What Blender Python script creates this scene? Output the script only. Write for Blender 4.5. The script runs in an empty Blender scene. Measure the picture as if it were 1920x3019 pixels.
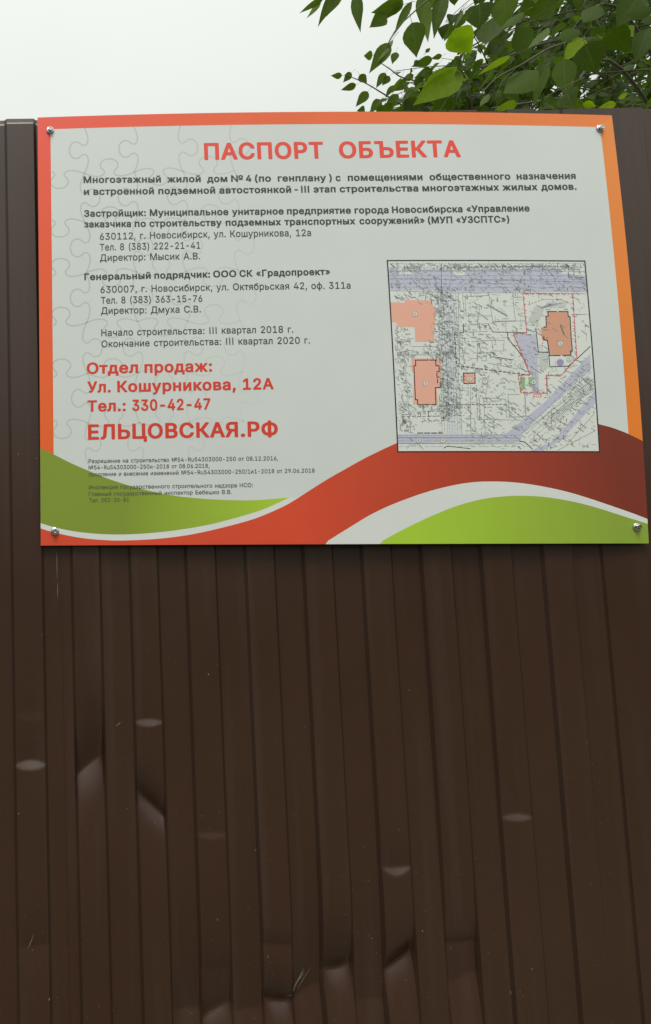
import bpy, bmesh, math, random
from mathutils import Vector, Euler, Matrix, noise

# ------------------------------------------------------------------ camera, sky, sun, exposure
S = bpy.context.scene
COL = S.collection
FPX, CX, CY = 2150.0, 28.78, 1509.5          # focal length and principal point on the 1920 x 3019 photograph
CAM_LOC = Vector((-0.60618, -1.42766, 1.5429))
CAM_ROT = Euler((math.pi / 2 + 0.09453, 0.01434, 0.00065), 'XYZ')
cd = bpy.data.cameras.new('camera')
cam = bpy.data.objects.new('camera', cd)
COL.objects.link(cam)
cam.location, cam.rotation_euler = CAM_LOC, CAM_ROT
cd.sensor_fit = 'VERTICAL'
cd.sensor_height = 36.0
cd.lens = 36.0 * FPX / 3019
cd.shift_x = (960 - CX) / 3019
cd.clip_start, cd.clip_end = 0.02, 2000
S.camera = cam

SUN_EL, SUN_AZ = math.radians(62), math.radians(193)     # high, on the viewer's side of the fence
w = bpy.data.worlds.new('World')
S.world = w
w.use_nodes = True
nt = w.node_tree
N = nt.nodes
bg = N['Background']
sky = N.new('ShaderNodeTexSky')
sky.sky_type = 'NISHITA'
sky.sun_disc = False
sky.sun_elevation = SUN_EL
sky.sun_rotation = SUN_AZ
sky.air_density, sky.dust_density = 1.5, 6.0
hs = N.new('ShaderNodeHueSaturation'); hs.inputs['Saturation'].default_value = 0.15
tc = N.new('ShaderNodeTexCoord')
nz = N.new('ShaderNodeTexNoise'); nz.inputs['Scale'].default_value = 1.6; nz.inputs['Detail'].default_value = 3
rp = N.new('ShaderNodeValToRGB')
rp.color_ramp.elements[0].position, rp.color_ramp.elements[0].color = 0.3, (6.0, 6.45, 5.95, 1)
rp.color_ramp.elements[1].position, rp.color_ramp.elements[1].color = 0.75, (7.1, 7.35, 6.95, 1)
mx = N.new('ShaderNodeMixRGB'); mx.inputs[0].default_value = 0.9        # closed cloud deck over the clear sky
nt.links.new(sky.outputs[0], hs.inputs['Color'])
nt.links.new(tc.outputs['Generated'], nz.inputs['Vector'])
nt.links.new(nz.outputs['Fac'], rp.inputs['Fac'])
nt.links.new(hs.outputs[0], mx.inputs[1])
nt.links.new(rp.outputs[0], mx.inputs[2])
sx = N.new('ShaderNodeSeparateXYZ')
zr = N.new('ShaderNodeMapRange')                    # an overcast sky is brightest overhead
zr.inputs['From Min'].default_value, zr.inputs['From Max'].default_value = 0.0, 1.0
zr.inputs['To Min'].default_value, zr.inputs['To Max'].default_value = 0.47, 1.42
mz = N.new('ShaderNodeMixRGB'); mz.blend_type = 'MULTIPLY'; mz.inputs[0].default_value = 1.0
nt.links.new(tc.outputs['Generated'], sx.inputs[0])
nt.links.new(sx.outputs['Z'], zr.inputs['Value'])
nt.links.new(mx.outputs[0], mz.inputs[1])
nt.links.new(zr.outputs[0], mz.inputs[2])
nt.links.new(mz.outputs[0], bg.inputs['Color'])
bg.inputs['Strength'].default_value = 0.1
sd = bpy.data.lights.new('sun', 'SUN')
sd.energy = 1.5
sd.angle = math.radians(26)
sd.color = (1.0, 0.98, 0.94)
sun = bpy.data.objects.new('sun', sd)
COL.objects.link(sun)
dirv = Vector((math.sin(SUN_AZ) * math.cos(SUN_EL), math.cos(SUN_AZ) * math.cos(SUN_EL), math.sin(SUN_EL)))
sun.rotation_euler = (-dirv).to_track_quat('-Z', 'Y').to_euler()
S.view_settings.view_transform = 'Standard'
S.view_settings.look = 'None'
S.view_settings.gamma = 1
S.view_settings.exposure = 0.40
S.view_settings.use_curve_mapping = False

# ------------------------------------------------------------------ helpers
rnd = random.Random(11)
RM = CAM_ROT.to_matrix()


def at(px, py, Y):
    """point of the plane y = Y seen at a photograph pixel"""
    d = RM @ Vector(((px - CX) / FPX, -(py - CY) / FPX, -1.0))
    return CAM_LOC + d * ((Y - CAM_LOC.y) / d.y)


def lin(c):
    c /= 255.0
    return c / 12.92 if c <= 0.04045 else ((c + 0.055) / 1.055) ** 2.4


def col(r, g, b, k=1.0):
    return (min(.93, lin(r) * k), min(.93, lin(g) * k), min(.93, lin(b) * k), 1)


def mat(name, color, rough=0.5, spec=0.5, metal=0.0):
    m = bpy.data.materials.new(name)
    m.use_nodes = True
    b = m.node_tree.nodes['Principled BSDF']
    b.inputs['Base Color'].default_value = color
    b.inputs['Roughness'].default_value = rough
    b.inputs['Specular IOR Level'].default_value = spec
    b.inputs['Metallic'].default_value = metal
    return m


def link(name, me, parent=None, mats=()):
    o = bpy.data.objects.new(name, me)
    COL.objects.link(o)
    if parent is not None:
        o.parent = parent
    for m in mats:
        me.materials.append(m)
    return o


def from_bm(name, bm, mats, parent=None, smooth=False):
    me = bpy.data.meshes.new(name)
    bm.to_mesh(me)
    bm.free()
    if smooth:
        me.polygons.foreach_set('use_smooth', [True] * len(me.polygons))
    return link(name, me, parent, mats)


def from_py(name, vs, fs, mats, parent=None, smooth=False, idx=None):
    me = bpy.data.meshes.new(name)
    me.from_pydata(vs, [], fs)
    if idx:
        me.polygons.foreach_set('material_index', idx)
    if smooth:
        me.polygons.foreach_set('use_smooth', [True] * len(me.polygons))
    me.update()
    return link(name, me, parent, mats)


def thing(name, label, cat, loc=(0, 0, 0), rot=(0, 0, 0)):
    o = bpy.data.objects.new(name, None)
    o.empty_display_size = 0.1
    COL.objects.link(o)
    o.location, o.rotation_euler = loc, rot
    o['label'], o['category'] = label, cat
    return o


def tube(vs, fs, pts, radii, seg=6):
    """tapered tube along pts added to a vertex / face list"""
    base = len(vs)
    n = len(pts)
    for i, p in enumerate(pts):
        t = (pts[min(i + 1, n - 1)] - pts[max(i - 1, 0)]).normalized()
        a = t.cross(Vector((0.31, 0.22, 0.92)))
        if a.length < 1e-3:
            a = t.cross(Vector((1, 0, 0)))
        a.normalize()
        b = t.cross(a)
        for k in range(seg):
            th = 2 * math.pi * k / seg
            vs.append(p + (a * math.cos(th) + b * math.sin(th)) * radii[i])
    for i in range(n - 1):
        for k in range(seg):
            k2 = (k + 1) % seg
            fs.append((base + i * seg + k, base + i * seg + k2, base + (i + 1) * seg + k2, base + (i + 1) * seg + k))
    fs.append(tuple(base + k for k in range(seg))[::-1])
    fs.append(tuple(base + (n - 1) * seg + k for k in range(seg)))


def smooth_path(pts, n):
    """Catmull-Rom through pts"""
    out = []
    P = [pts[0]] + list(pts) + [pts[-1]]
    for i in range(1, len(P) - 2):
        p0, p1, p2, p3 = P[i - 1], P[i], P[i + 1], P[i + 2]
        for k in range(n):
            t = k / n
            out.append(0.5 * ((2 * p1) + (p2 - p0) * t + (2 * p0 - 5 * p1 + 4 * p2 - p3) * t * t + (3 * p1 - p0 - 3 * p2 + p3) * t ** 3))
    out.append(P[-2].copy())
    return out


# ------------------------------------------------------------------ ground
def ground_material():
    m = mat('trodden_earth', (0.09, 0.075, 0.055, 1), 0.95, 0.2)
    t = m.node_tree
    b = t.nodes['Principled BSDF']
    c = t.nodes.new('ShaderNodeTexCoord')
    n1 = t.nodes.new('ShaderNodeTexNoise'); n1.inputs['Scale'].default_value = 1.3; n1.inputs['Detail'].default_value = 8
    r = t.nodes.new('ShaderNodeValToRGB')
    r.color_ramp.elements[0].position, r.color_ramp.elements[0].color = 0.35, (0.06, 0.065, 0.04, 1)
    r.color_ramp.elements[1].position, r.color_ramp.elements[1].color = 0.6, (0.16, 0.14, 0.115, 1)
    t.links.new(c.outputs['Object'], n1.inputs['Vector'])
    t.links.new(n1.outputs['Fac'], r.inputs['Fac'])
    t.links.new(r.outputs[0], b.inputs['Base Color'])
    bp = t.nodes.new('ShaderNodeBump'); bp.inputs['Strength'].default_value = 0.6; bp.inputs['Distance'].default_value = 0.03
    n2 = t.nodes.new('ShaderNodeTexNoise'); n2.inputs['Scale'].default_value = 25; n2.inputs['Detail'].default_value = 6
    t.links.new(c.outputs['Object'], n2.inputs['Vector'])
    t.links.new(n2.outputs['Fac'], bp.inputs['Height'])
    t.links.new(bp.outputs[0], b.inputs['Normal'])
    return m


vs, fs = [], []
ring = [0, 1, 2, 4, 8, 16, 40, 120, 400, 900]
vs.append((0, 0, 0))
for r in ring[1:]:
    for k in range(32):
        th = k / 32 * 2 * math.pi
        vs.append((r * math.cos(th), r * math.sin(th), 0.03 * noise.noise(Vector((r * math.cos(th) * .7, r * math.sin(th) * .7, 3))) if r < 20 else 0))
for k in range(32):
    fs.append((0, 1 + k, 1 + (k + 1) % 32))
for j in range(len(ring) - 2):
    for k in range(32):
        a, b2 = 1 + j * 32, 1 + (j + 1) * 32
        fs.append((a + k, b2 + k, b2 + (k + 1) % 32, a + (k + 1) % 32))
g = from_py('ground', vs, fs, [ground_material()], None, True)
g['kind'] = 'structure'

# ------------------------------------------------------------------ unseen wood added behind the viewer, a dark horizon for the fence to reflect
vs, fs = [], []
NA, NB = 120, 14
for j in range(NB + 1):
    for i in range(NA + 1):
        th = math.radians(186 + 168 * i / NA)
        r = 15 + 3 * math.sin(j / NB * math.pi / 2) * (j > NB * .5)
        p = Vector((r * math.cos(th), r * math.sin(th), 4.2 * math.sin(j / NB * math.pi / 2)))
        q = .9 * noise.noise(p * .55) + .35 * noise.noise(p * 1.9)
        p += Vector((math.cos(th), math.sin(th), 0)) * q * (1 if j else 0)
        p.z += (1.6 * noise.noise(Vector((p.x * .4, p.y * .4, 7))) * j / NB) if j else -.1
        vs.append(p)
for j in range(NB):
    for i in range(NA):
        a = j * (NA + 1) + i
        fs.append((a, a + 1, a + NA + 2, a + NA + 1))
wm = mat('added_wood_foliage', (0.045, 0.06, 0.025, 1), .9, .2)
wt = wm.node_tree
wn = wt.nodes.new('ShaderNodeTexNoise'); wn.inputs['Scale'].default_value = 2.5; wn.inputs['Detail'].default_value = 8
wr = wt.nodes.new('ShaderNodeValToRGB')
wr.color_ramp.elements[0].position, wr.color_ramp.elements[0].color = .35, (0.02, 0.03, 0.012, 1)
wr.color_ramp.elements[1].position, wr.color_ramp.elements[1].color = .7, (0.07, 0.085, 0.035, 1)
wc = wt.nodes.new('ShaderNodeTexCoord')
wt.links.new(wc.outputs['Object'], wn.inputs['Vector'])
wt.links.new(wn.outputs['Fac'], wr.inputs['Fac'])
wt.links.new(wr.outputs[0], wt.nodes['Principled BSDF'].inputs['Base Color'])
fw = from_py('added_wood', vs, fs, [wm], None, True)
fw['kind'] = 'stuff'
fw['label'] = 'unseen dark green wood added behind the viewer for the fence to reflect'
fw['category'] = 'wood'

# ------------------------------------------------------------------ sheet metal fence
ZTOP = 2.5
PX_RIBS = [35, 125.4, 210, 293.4, 380.6, 463, 545.5, 633, 720, 806, 890, 977, 1062, 1150, 1236, 1327, 1411.5, 1504, 1593, 1682, 1768]
RIBS = [at(p, 1612, 0).x for p in PX_RIBS]            # bend lines of the profiled sheet; even ones step towards the viewer
RIBS.append(0.719)                                    # a flat overlapping strip, then regular ribs again
for i in range(26):
    RIBS.append(RIBS[-1] + 0.0588)
for i in range(22):
    RIBS.insert(0, RIBS[0] - 0.0575)
FLANK = 0.0022
DEPTH = 0.0055


def level(k):        # y of the face between RIBS[k] and RIBS[k+1]
    if k == 42:
        return 0.0
    if k == 43:
        return 0.0045
    return -DEPTH if k % 2 == 0 else 0.0


# dents: photo x, photo y of the crease, length above, length below (m), depth (m), slant, sag of the crease (m per unit)
DENTS = [
    (429, 2118, .070, .0150, .0058, 0.00, -6), (92, 2240, .060, .0190, .0085, 0.02, -8), (262, 2262, .110, .070, .0330, 0.75, 0),
    (437, 2374, .032, .038, .0230, -0.95, 0), (1517, 2396, .070, .0150, .0058, 0.00, -6), (1163, 2556, .035, .0150, .0070, 0.02, 5),
    (618, 2450, .080, .015, .0036, 0.00, -4), (805, 2786, .014, .090, .0060, -0.05, 5), (630, 2860, .016, .090, .0034, 0.00, 4),
    (1360, 2788, .014, .090, .0062, 0.05, 5), (1000, 2874, .050, .060, .0310, 0.16, 13), (1182, 2850, .034, .058, .0270, 0.66, 5),
    (1372, 2896, .120, .085, .0190, 0.42, 6), (800, 2972, .036, .060, .0300, -0.10, 8), (672, 2992, .070, .055, .0270, 0.55, 0),
    (905, 2938, .110, .110, .0250, 0.55, 0), (1085, 2960, .110, .120, .0170, 0.10, 0), (580, 2985, .080, .080, .0160, 0.1, 0), (750, 2985, .090, .090, .0140, 0.1, 0),
    (90, 2098, .050, .018, .0022, 0.0, -3), (92, 2790, .03, .04, .0040, 0.1, 0)]
DW = []
for (px, py, lu, ld, dp, sk, sg) in DENTS:
    p = at(px, py, 0)
    k = max(i for i in range(len(RIBS)) if RIBS[i] <= p.x)
    DW.append((k, p.x, p.z, lu, ld, dp, sk, sg))
DENT_BY_FACE = {}
for d in DW:
    DENT_BY_FACE.setdefault(d[0], []).append(d)


def fence_y(x, z, k):
    """y of the sheet surface on the face after rib k (towards the viewer is negative)"""
    a, b = RIBS[k], RIBS[k + 1]
    y = level(k)
    t = min(1, max(0, (x - a) / (b - a)))
    for (kk, x0, z0, lu, ld, dp, sk, sg) in DENT_BY_FACE.get(k, ()):
        s = z - (z0 + sk * (x - (a + b) / 2) + sg * (x - (a + b) / 2) ** 2)
        if -7 * ld < s < 6 * lu:
            win = max(0.0, math.sin(math.pi * t)) ** (0.6 if ld < .02 else 0.14)
            if s > 0:
                y += dp * win * math.exp(-(s / lu) ** 1.25)
            elif ld < .02:                            # short lip: one flat facet that springs straight back
                y += dp * win * max(0.0, 1 + s / (ld * (win + .02)))
            else:
                y += dp * win * math.exp(s / ld)
    y += 0.0011 * noise.noise(Vector((x * 2.2, z * 1.3, 5.1))) + 0.00022 * noise.noise(Vector((x * 14, z * 2.1, 1.7)))
    return y


def fence_material():
    m = mat('brown_polyester_coating', (0.045, 0.028, 0.019, 1), 0.38, 0.62)
    t = m.node_tree
    b = t.nodes['Principled BSDF']
    c = t.nodes.new('ShaderNodeTexCoord')
    n1 = t.nodes.new('ShaderNodeTexNoise'); n1.inputs['Scale'].default_value = 3.0; n1.inputs['Detail'].default_value = 6; n1.inputs['Roughness'].default_value = .65
    r = t.nodes.new('ShaderNodeValToRGB')
    r.color_ramp.elements[0].position, r.color_ramp.elements[0].color = 0.3, (0.0435, 0.0182, 0.0098, 1)
    r.color_ramp.elements[1].position, r.color_ramp.elements[1].color = 0.75, (0.0515, 0.0228, 0.0126, 1)
    t.links.new(c.outputs['Object'], n1.inputs['Vector'])
    t.links.new(n1.outputs['Fac'], r.inputs['Fac'])
    # dust film and grit that stuck to the paint
    n2 = t.nodes.new('ShaderNodeTexNoise'); n2.inputs['Scale'].default_value = 260; n2.inputs['Detail'].default_value = 2
    r2 = t.nodes.new('ShaderNodeValToRGB')
    r2.color_ramp.elements[0].position, r2.color_ramp.elements[0].color = 0.70, (0, 0, 0, 1)
    r2.color_ramp.elements[1].position, r2.color_ramp.elements[1].color = 0.80, (.35, .35, .35, 1)
    mx = t.nodes.new('ShaderNodeMixRGB'); mx.inputs[2].default_value = (0.10, 0.075, 0.055, 1)
    t.links.new(c.outputs['Object'], n2.inputs['Vector'])
    t.links.new(n2.outputs['Fac'], r2.inputs['Fac'])
    t.links.new(r2.outputs[0], mx.inputs[0])
    mp_ = t.nodes.new('ShaderNodeMapping'); mp_.inputs['Scale'].default_value = (38, 38, 1.1)
    n4 = t.nodes.new('ShaderNodeTexNoise'); n4.inputs['Scale'].default_value = 1.0; n4.inputs['Detail'].default_value = 5
    r4 = t.nodes.new('ShaderNodeValToRGB')
    r4.color_ramp.elements[0].position, r4.color_ramp.elements[0].color = 0.5, (0, 0, 0, 1)
    r4.color_ramp.elements[1].position, r4.color_ramp.elements[1].color = 0.85, (.3, .3, .3, 1)
    m4 = t.nodes.new('ShaderNodeMixRGB'); m4.inputs[2].default_value = (0.085, 0.06, 0.043, 1)
    t.links.new(c.outputs['Object'], mp_.inputs['Vector'])
    t.links.new(mp_.outputs[0], n4.inputs['Vector'])
    t.links.new(n4.outputs['Fac'], r4.inputs['Fac'])
    t.links.new(r4.outputs[0], m4.inputs[0])
    t.links.new(r.outputs[0], m4.inputs[1])
    t.links.new(m4.outputs[0], mx.inputs[1])
    # darker, less glossy colour along the bends
    at_ = t.nodes.new('ShaderNodeAttribute'); at_.attribute_name = 'bend_dark'
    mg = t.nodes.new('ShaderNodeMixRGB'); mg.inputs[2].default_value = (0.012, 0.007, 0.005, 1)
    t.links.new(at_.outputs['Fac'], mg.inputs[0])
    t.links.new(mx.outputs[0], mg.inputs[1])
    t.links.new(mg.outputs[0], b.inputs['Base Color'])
    r3 = t.nodes.new('ShaderNodeMapRange')
    r3.inputs['To Min'].default_value, r3.inputs['To Max'].default_value = 0.27, 0.36
    t.links.new(n1.outputs['Fac'], r3.inputs['Value'])
    t.links.new(r3.outputs[0], b.inputs['Roughness'])
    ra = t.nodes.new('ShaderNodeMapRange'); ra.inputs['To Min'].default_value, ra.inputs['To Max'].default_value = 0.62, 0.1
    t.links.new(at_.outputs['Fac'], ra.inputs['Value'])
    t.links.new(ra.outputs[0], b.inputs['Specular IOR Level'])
    bp = t.nodes.new('ShaderNodeBump'); bp.inputs['Strength'].default_value = 0.12; bp.inputs['Distance'].default_value = 0.0008
    n3 = t.nodes.new('ShaderNodeTexNoise'); n3.inputs['Scale'].default_value = 420; n3.inputs['Detail'].default_value = 3
    t.links.new(c.outputs['Object'], n3.inputs['Vector'])
    t.links.new(n3.outputs['Fac'], bp.inputs['Height'])
    t.links.new(bp.outputs[0], b.inputs['Normal'])
    return m


FENCE_MAT = fence_material()
fence = thing('metal_fence', 'dark brown corrugated metal fence with dents and scratches behind the sign', 'fence', (0, 0, 0))
SEAM = at(178, 1612, 0).x
sheet_edges = [RIBS[0], SEAM - 1.15, SEAM, RIBS[42] + .002, RIBS[-1]]


def make_sheet(x0, x1, ztop, dy, fine):
    xs = []                                           # (x, face index, darkening)
    for k in range(len(RIBS) - 1):
        a, b = RIBS[k], RIBS[k + 1]
        if b < x0 or a > x1:
            continue
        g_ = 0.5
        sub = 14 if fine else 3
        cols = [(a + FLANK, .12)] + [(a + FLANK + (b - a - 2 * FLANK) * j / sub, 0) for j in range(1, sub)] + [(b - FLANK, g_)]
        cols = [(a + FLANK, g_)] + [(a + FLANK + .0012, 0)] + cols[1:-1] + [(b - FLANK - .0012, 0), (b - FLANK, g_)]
        for (x, gr) in cols:
            if x0 <= x <= x1:
                xs.append((x, k, gr))
    zs = []
    z = 0.0
    while z < ztop - 0.004:
        zs.append(z)
        z += (0.0035 if 0.55 < z < 1.35 else 0.012) if fine else 0.05
    zs.append(ztop)
    vs, gr = [], []
    for z in zs:
        for (x, k, g_) in xs:
            zz = z - (.006 * (1 - min(1, max(0, (x + .50) / 1.25))) if z == zs[-1] else 0)
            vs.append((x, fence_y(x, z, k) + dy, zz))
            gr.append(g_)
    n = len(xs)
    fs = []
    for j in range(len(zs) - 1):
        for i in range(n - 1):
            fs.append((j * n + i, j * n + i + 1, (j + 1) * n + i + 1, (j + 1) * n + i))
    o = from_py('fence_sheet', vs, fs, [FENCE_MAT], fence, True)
    a_ = o.data.attributes.new('bend_dark', 'FLOAT', 'POINT')
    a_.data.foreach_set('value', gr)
    return o


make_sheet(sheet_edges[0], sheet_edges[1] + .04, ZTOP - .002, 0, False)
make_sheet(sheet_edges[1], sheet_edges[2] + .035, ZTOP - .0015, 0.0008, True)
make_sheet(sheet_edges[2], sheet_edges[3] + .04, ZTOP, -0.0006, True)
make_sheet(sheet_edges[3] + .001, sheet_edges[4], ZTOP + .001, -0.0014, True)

# chipped paint: small flakes and scratches that show the primer
vs, fs = [], []


def chip(px, py, ln, wd, ang):
    p = at(px, py, 0)
    kk = [i for i in range(len(RIBS) - 1) if RIBS[i] <= p.x]
    k = kk[-1]
    n = 5
    b = len(vs)
    for i in range(n):
        t = i / (n - 1) - .5
        hw = wd * (1 - (2 * t) ** 2) * .5 * rnd.uniform(.5, 1.2) + .00012
        cx_, cz_ = p.x + math.cos(ang) * t * ln, p.z + math.sin(ang) * t * ln
        for s in (-1, 1):
            x, z = cx_ - math.sin(ang) * hw * s, cz_ + math.cos(ang) * hw * s
            x = min(max(x, RIBS[k] + FLANK + .0002), RIBS[k + 1] - FLANK - .0002)
            vs.append((x, fence_y(x, z, k) - .0011, z))
    for i in range(n - 1):
        fs.append((b + 2 * i, b + 2 * i + 2, b + 2 * i + 3, b + 2 * i + 1))


for _ in range(210):
    py = 1640 + (3019 - 1640) * rnd.random() ** .6
    chip(rnd.uniform(0, 1915), py, rnd.uniform(.0006, .0022), rnd.uniform(.0004, .0011), rnd.uniform(0, 3.1))
for (px, py, l_, w_, a_) in [(168, 1665, .055, .0007, 1.57), (170, 1740, .03, .0006, 1.56), (92, 2772, .028, .0008, 1.15), (352, 2133, .006, .001, .8), (346, 2138, .006, .0008, .5),
                             (612, 1987, .004, .0012, 1.4), (883, 2915, .05, .0006, .95), (888, 2912, .045, .0012, .85), (893, 2905, .04, .0008, 1.05), (872, 2938, .02, .0016, .6),
                             (898, 2890, .03, .0006, 1.1), (866, 2946, .015, .0012, .4), (910, 2900, .05, .0006, 1.0), (1340, 2803, .004, .0012, .9), (1245, 2744, .004, .0013, 1.2), (1562, 2851, .003, .0016, .9),
                             (1505, 2925, .008, .0007, 1.9), (1852, 2438, .004, .0013, 0), (1100, 2770, .003, .0012, 1), (1862, 1772, .004, .001, .2), (1206, 2035, .003, .0012, .3),
                             (55, 2396, .004, .001, 1), (145, 2940, .006, .0012, 1.2), (753, 2506, .005, .001, .9), (790, 2820, .005, .001, 1.1), (640, 2708, .004, .001, 2),
                             (1895, 470, .012, .0008, 1.8), (54, 1341, .006, .0008, .9), (108, 1353, .004, .001, .3)]:
    chip(px, py, l_, w_, a_)
CHIP = mat('pale_primer', (0.27, 0.24, 0.20, 1), .8, .3)
ch = from_py('paint_chips', vs, fs, [CHIP], fence)
ch['kind'] = 'stuff'

# ------------------------------------------------------------------ sign board
BW, BH = 1.18, 0.87991
BX, BZ, TILT = -0.54568, 1.61076, -0.01075          # lower left corner and the slight slope it hangs at
OFF = 0.012                                           # corner screws hold it this far in front of the sheet
CT, ST = math.cos(TILT), math.sin(TILT)
KW = 1.30                                             # photograph colour to paint colour


def bow(u, v):
    """how far the plastic sheet bulges off the fence between its corner screws"""
    a = max(0, 1 - (2 * u / BW - 1) ** 2)
    b = max(0, 1 - (2 * v / BH - 1) ** 2)
    return 0.0150 * a + 0.0090 * b


def uv(px, py):
    """board coordinates (metres from its lower left corner) of a photograph pixel"""
    y = -OFF - .01
    for _ in range(6):
        p = at(px, py, y)
        dx, dz = p.x - BX, p.z - BZ
        u, v = dx * CT + dz * ST, -dx * ST + dz * CT
        y = -OFF - bow(u, v)
    return u, v


sign = thing('information_board', 'large white construction notice board with red heading, site plan and red and green waves', 'sign',
             (BX, -OFF, BZ), (0, -TILT, 0))
LAYER = 0.00004


def onto(bm, layer):
    """bend flat board coordinates (u, v, 0) onto the bulging sheet"""
    for vtx in bm.verts:
        u, v = vtx.co.x, vtx.co.y
        vtx.co = Vector((u, -bow(u, v) - layer * LAYER, v))


def shape_bm(polys, mi=None):
    bm = bmesh.new()
    for q, pl in enumerate(polys):
        f = bm.faces.new([bm.verts.new((a, b, 0)) for a, b in pl])
        if mi:
            f.material_index = mi[q]
    bm.normal_update()
    return bm


def finish(name, bm, layer, mats, parent, cut=0.03):
    bmesh.ops.triangulate(bm, faces=[f for f in bm.faces if len(f.verts) > 4], ngon_method='EAR_CLIP')
    if cut:
        for ax, L in ((0, BW), (1, BH)):
            lo = min(v.co[ax] for v in bm.verts)
            hi = max(v.co[ax] for v in bm.verts)
            k = math.ceil(lo / cut + 1e-6)
            while k * cut < hi - 1e-6:
                pc, no = [0, 0, 0], [0, 0, 0]
                pc[ax], no[ax] = k * cut, 1
                bmesh.ops.bisect_plane(bm, geom=bm.verts[:] + bm.edges[:] + bm.faces[:], plane_co=pc, plane_no=no, dist=1e-7)
                k += 1
    for f in bm.faces:                                # every print faces the viewer
        if f.normal.z < 0:
            f.normal_flip()
    onto(bm, layer)
    return from_bm(name, bm, mats, parent)


def print_mat(name, c0, c1=None, p0=(0, 0), p1=(1, 0), rough=.42):
    """ink: one colour, or a printed blend from c0 at board point p0 to c1 at p1"""
    m = mat(name, c0, rough, .35)
    t = m.node_tree
    b = t.nodes['Principled BSDF']
    c = t.nodes.new('ShaderNodeTexCoord')
    src = None
    if c1:
        sep = t.nodes.new('ShaderNodeSeparateXYZ')
        t.links.new(c.outputs['Object'], sep.inputs[0])
        d = (p1[0] - p0[0], p1[1] - p0[1])
        L2 = d[0] ** 2 + d[1] ** 2
        a = t.nodes.new('ShaderNodeMath'); a.operation = 'MULTIPLY_ADD'; a.inputs[1].default_value = d[0] / L2; a.inputs[2].default_value = -(p0[0] * d[0] + p0[1] * d[1]) / L2
        e = t.nodes.new('ShaderNodeMath'); e.operation = 'MULTIPLY_ADD'; e.inputs[1].default_value = d[1] / L2
        t.links.new(sep.outputs['X'], a.inputs[0])
        t.links.new(sep.outputs['Z'], e.inputs[0])
        t.links.new(a.outputs[0], e.inputs[2])
        e.use_clamp = True
        mx = t.nodes.new('ShaderNodeMixRGB')
        mx.inputs[1].default_value, mx.inputs[2].default_value = c0, c1
        t.links.new(e.outputs[0], mx.inputs[0])
        src = mx.outputs[0]
    n = t.nodes.new('ShaderNodeTexNoise'); n.inputs['Scale'].default_value = 7; n.inputs['Detail'].default_value = 5
    t.links.new(c.outputs['Object'], n.inputs['Vector'])
    mr = t.nodes.new('ShaderNodeMapRange'); mr.inputs['To Min'].default_value, mr.inputs['To Max'].default_value = .94, 1.04
    t.links.new(n.outputs['Fac'], mr.inputs['Value'])
    mu = t.nodes.new('ShaderNodeMixRGB'); mu.blend_type = 'MULTIPLY'; mu.inputs[0].default_value = 1
    if src:
        t.links.new(src, mu.inputs[1])
    else:
        mu.inputs[1].default_value = c0
    t.links.new(mr.outputs[0], mu.inputs[2])
    t.links.new(mu.outputs[0], b.inputs['Base Color'])
    return m


def C(r, g, b, k=None):
    return col(r, g, b, k or KW)


# the plastic panel itself, with its real thickness
NU, NV, TH = 60, 44, 0.003
vs, fs = [], []
for s in (0, 1):
    for j in range(NV + 1):
        for i in range(NU + 1):
            u, v = BW * i / NU, BH * j / NV
            vs.append((u, -bow(u, v) + s * TH, v))
q = (NU + 1) * (NV + 1)
for j in range(NV):
    for i in range(NU):
        a = j * (NU + 1) + i
        fs.append((a, a + 1, a + NU + 2, a + NU + 1))
        fs.append((q + a, q + a + NU + 1, q + a + NU + 2, q + a + 1))
for i in range(NU):
    a, b = i, NV * (NU + 1) + i
    fs.append((a, q + a, q + a + 1, a + 1))
    fs.append((b, b + 1, q + b + 1, q + b))
for j in range(NV):
    a, b = j * (NU + 1), j * (NU + 1) + NU
    fs.append((a, a + NU + 1, q + a + NU + 1, q + a))
    fs.append((b, q + b, q + b + NU + 1, b + NU + 1))
PANEL = print_mat('white_plastic', (.735, .77, .752, 1))
from_py('panel', vs, fs, [PANEL], sign)

E0 = 0.0                                              # prints run to the very edge


def clampu(pts):
    return [(min(max(a, E0), BW - E0), min(max(b, E0), BH - E0)) for a, b in pts]


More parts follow.
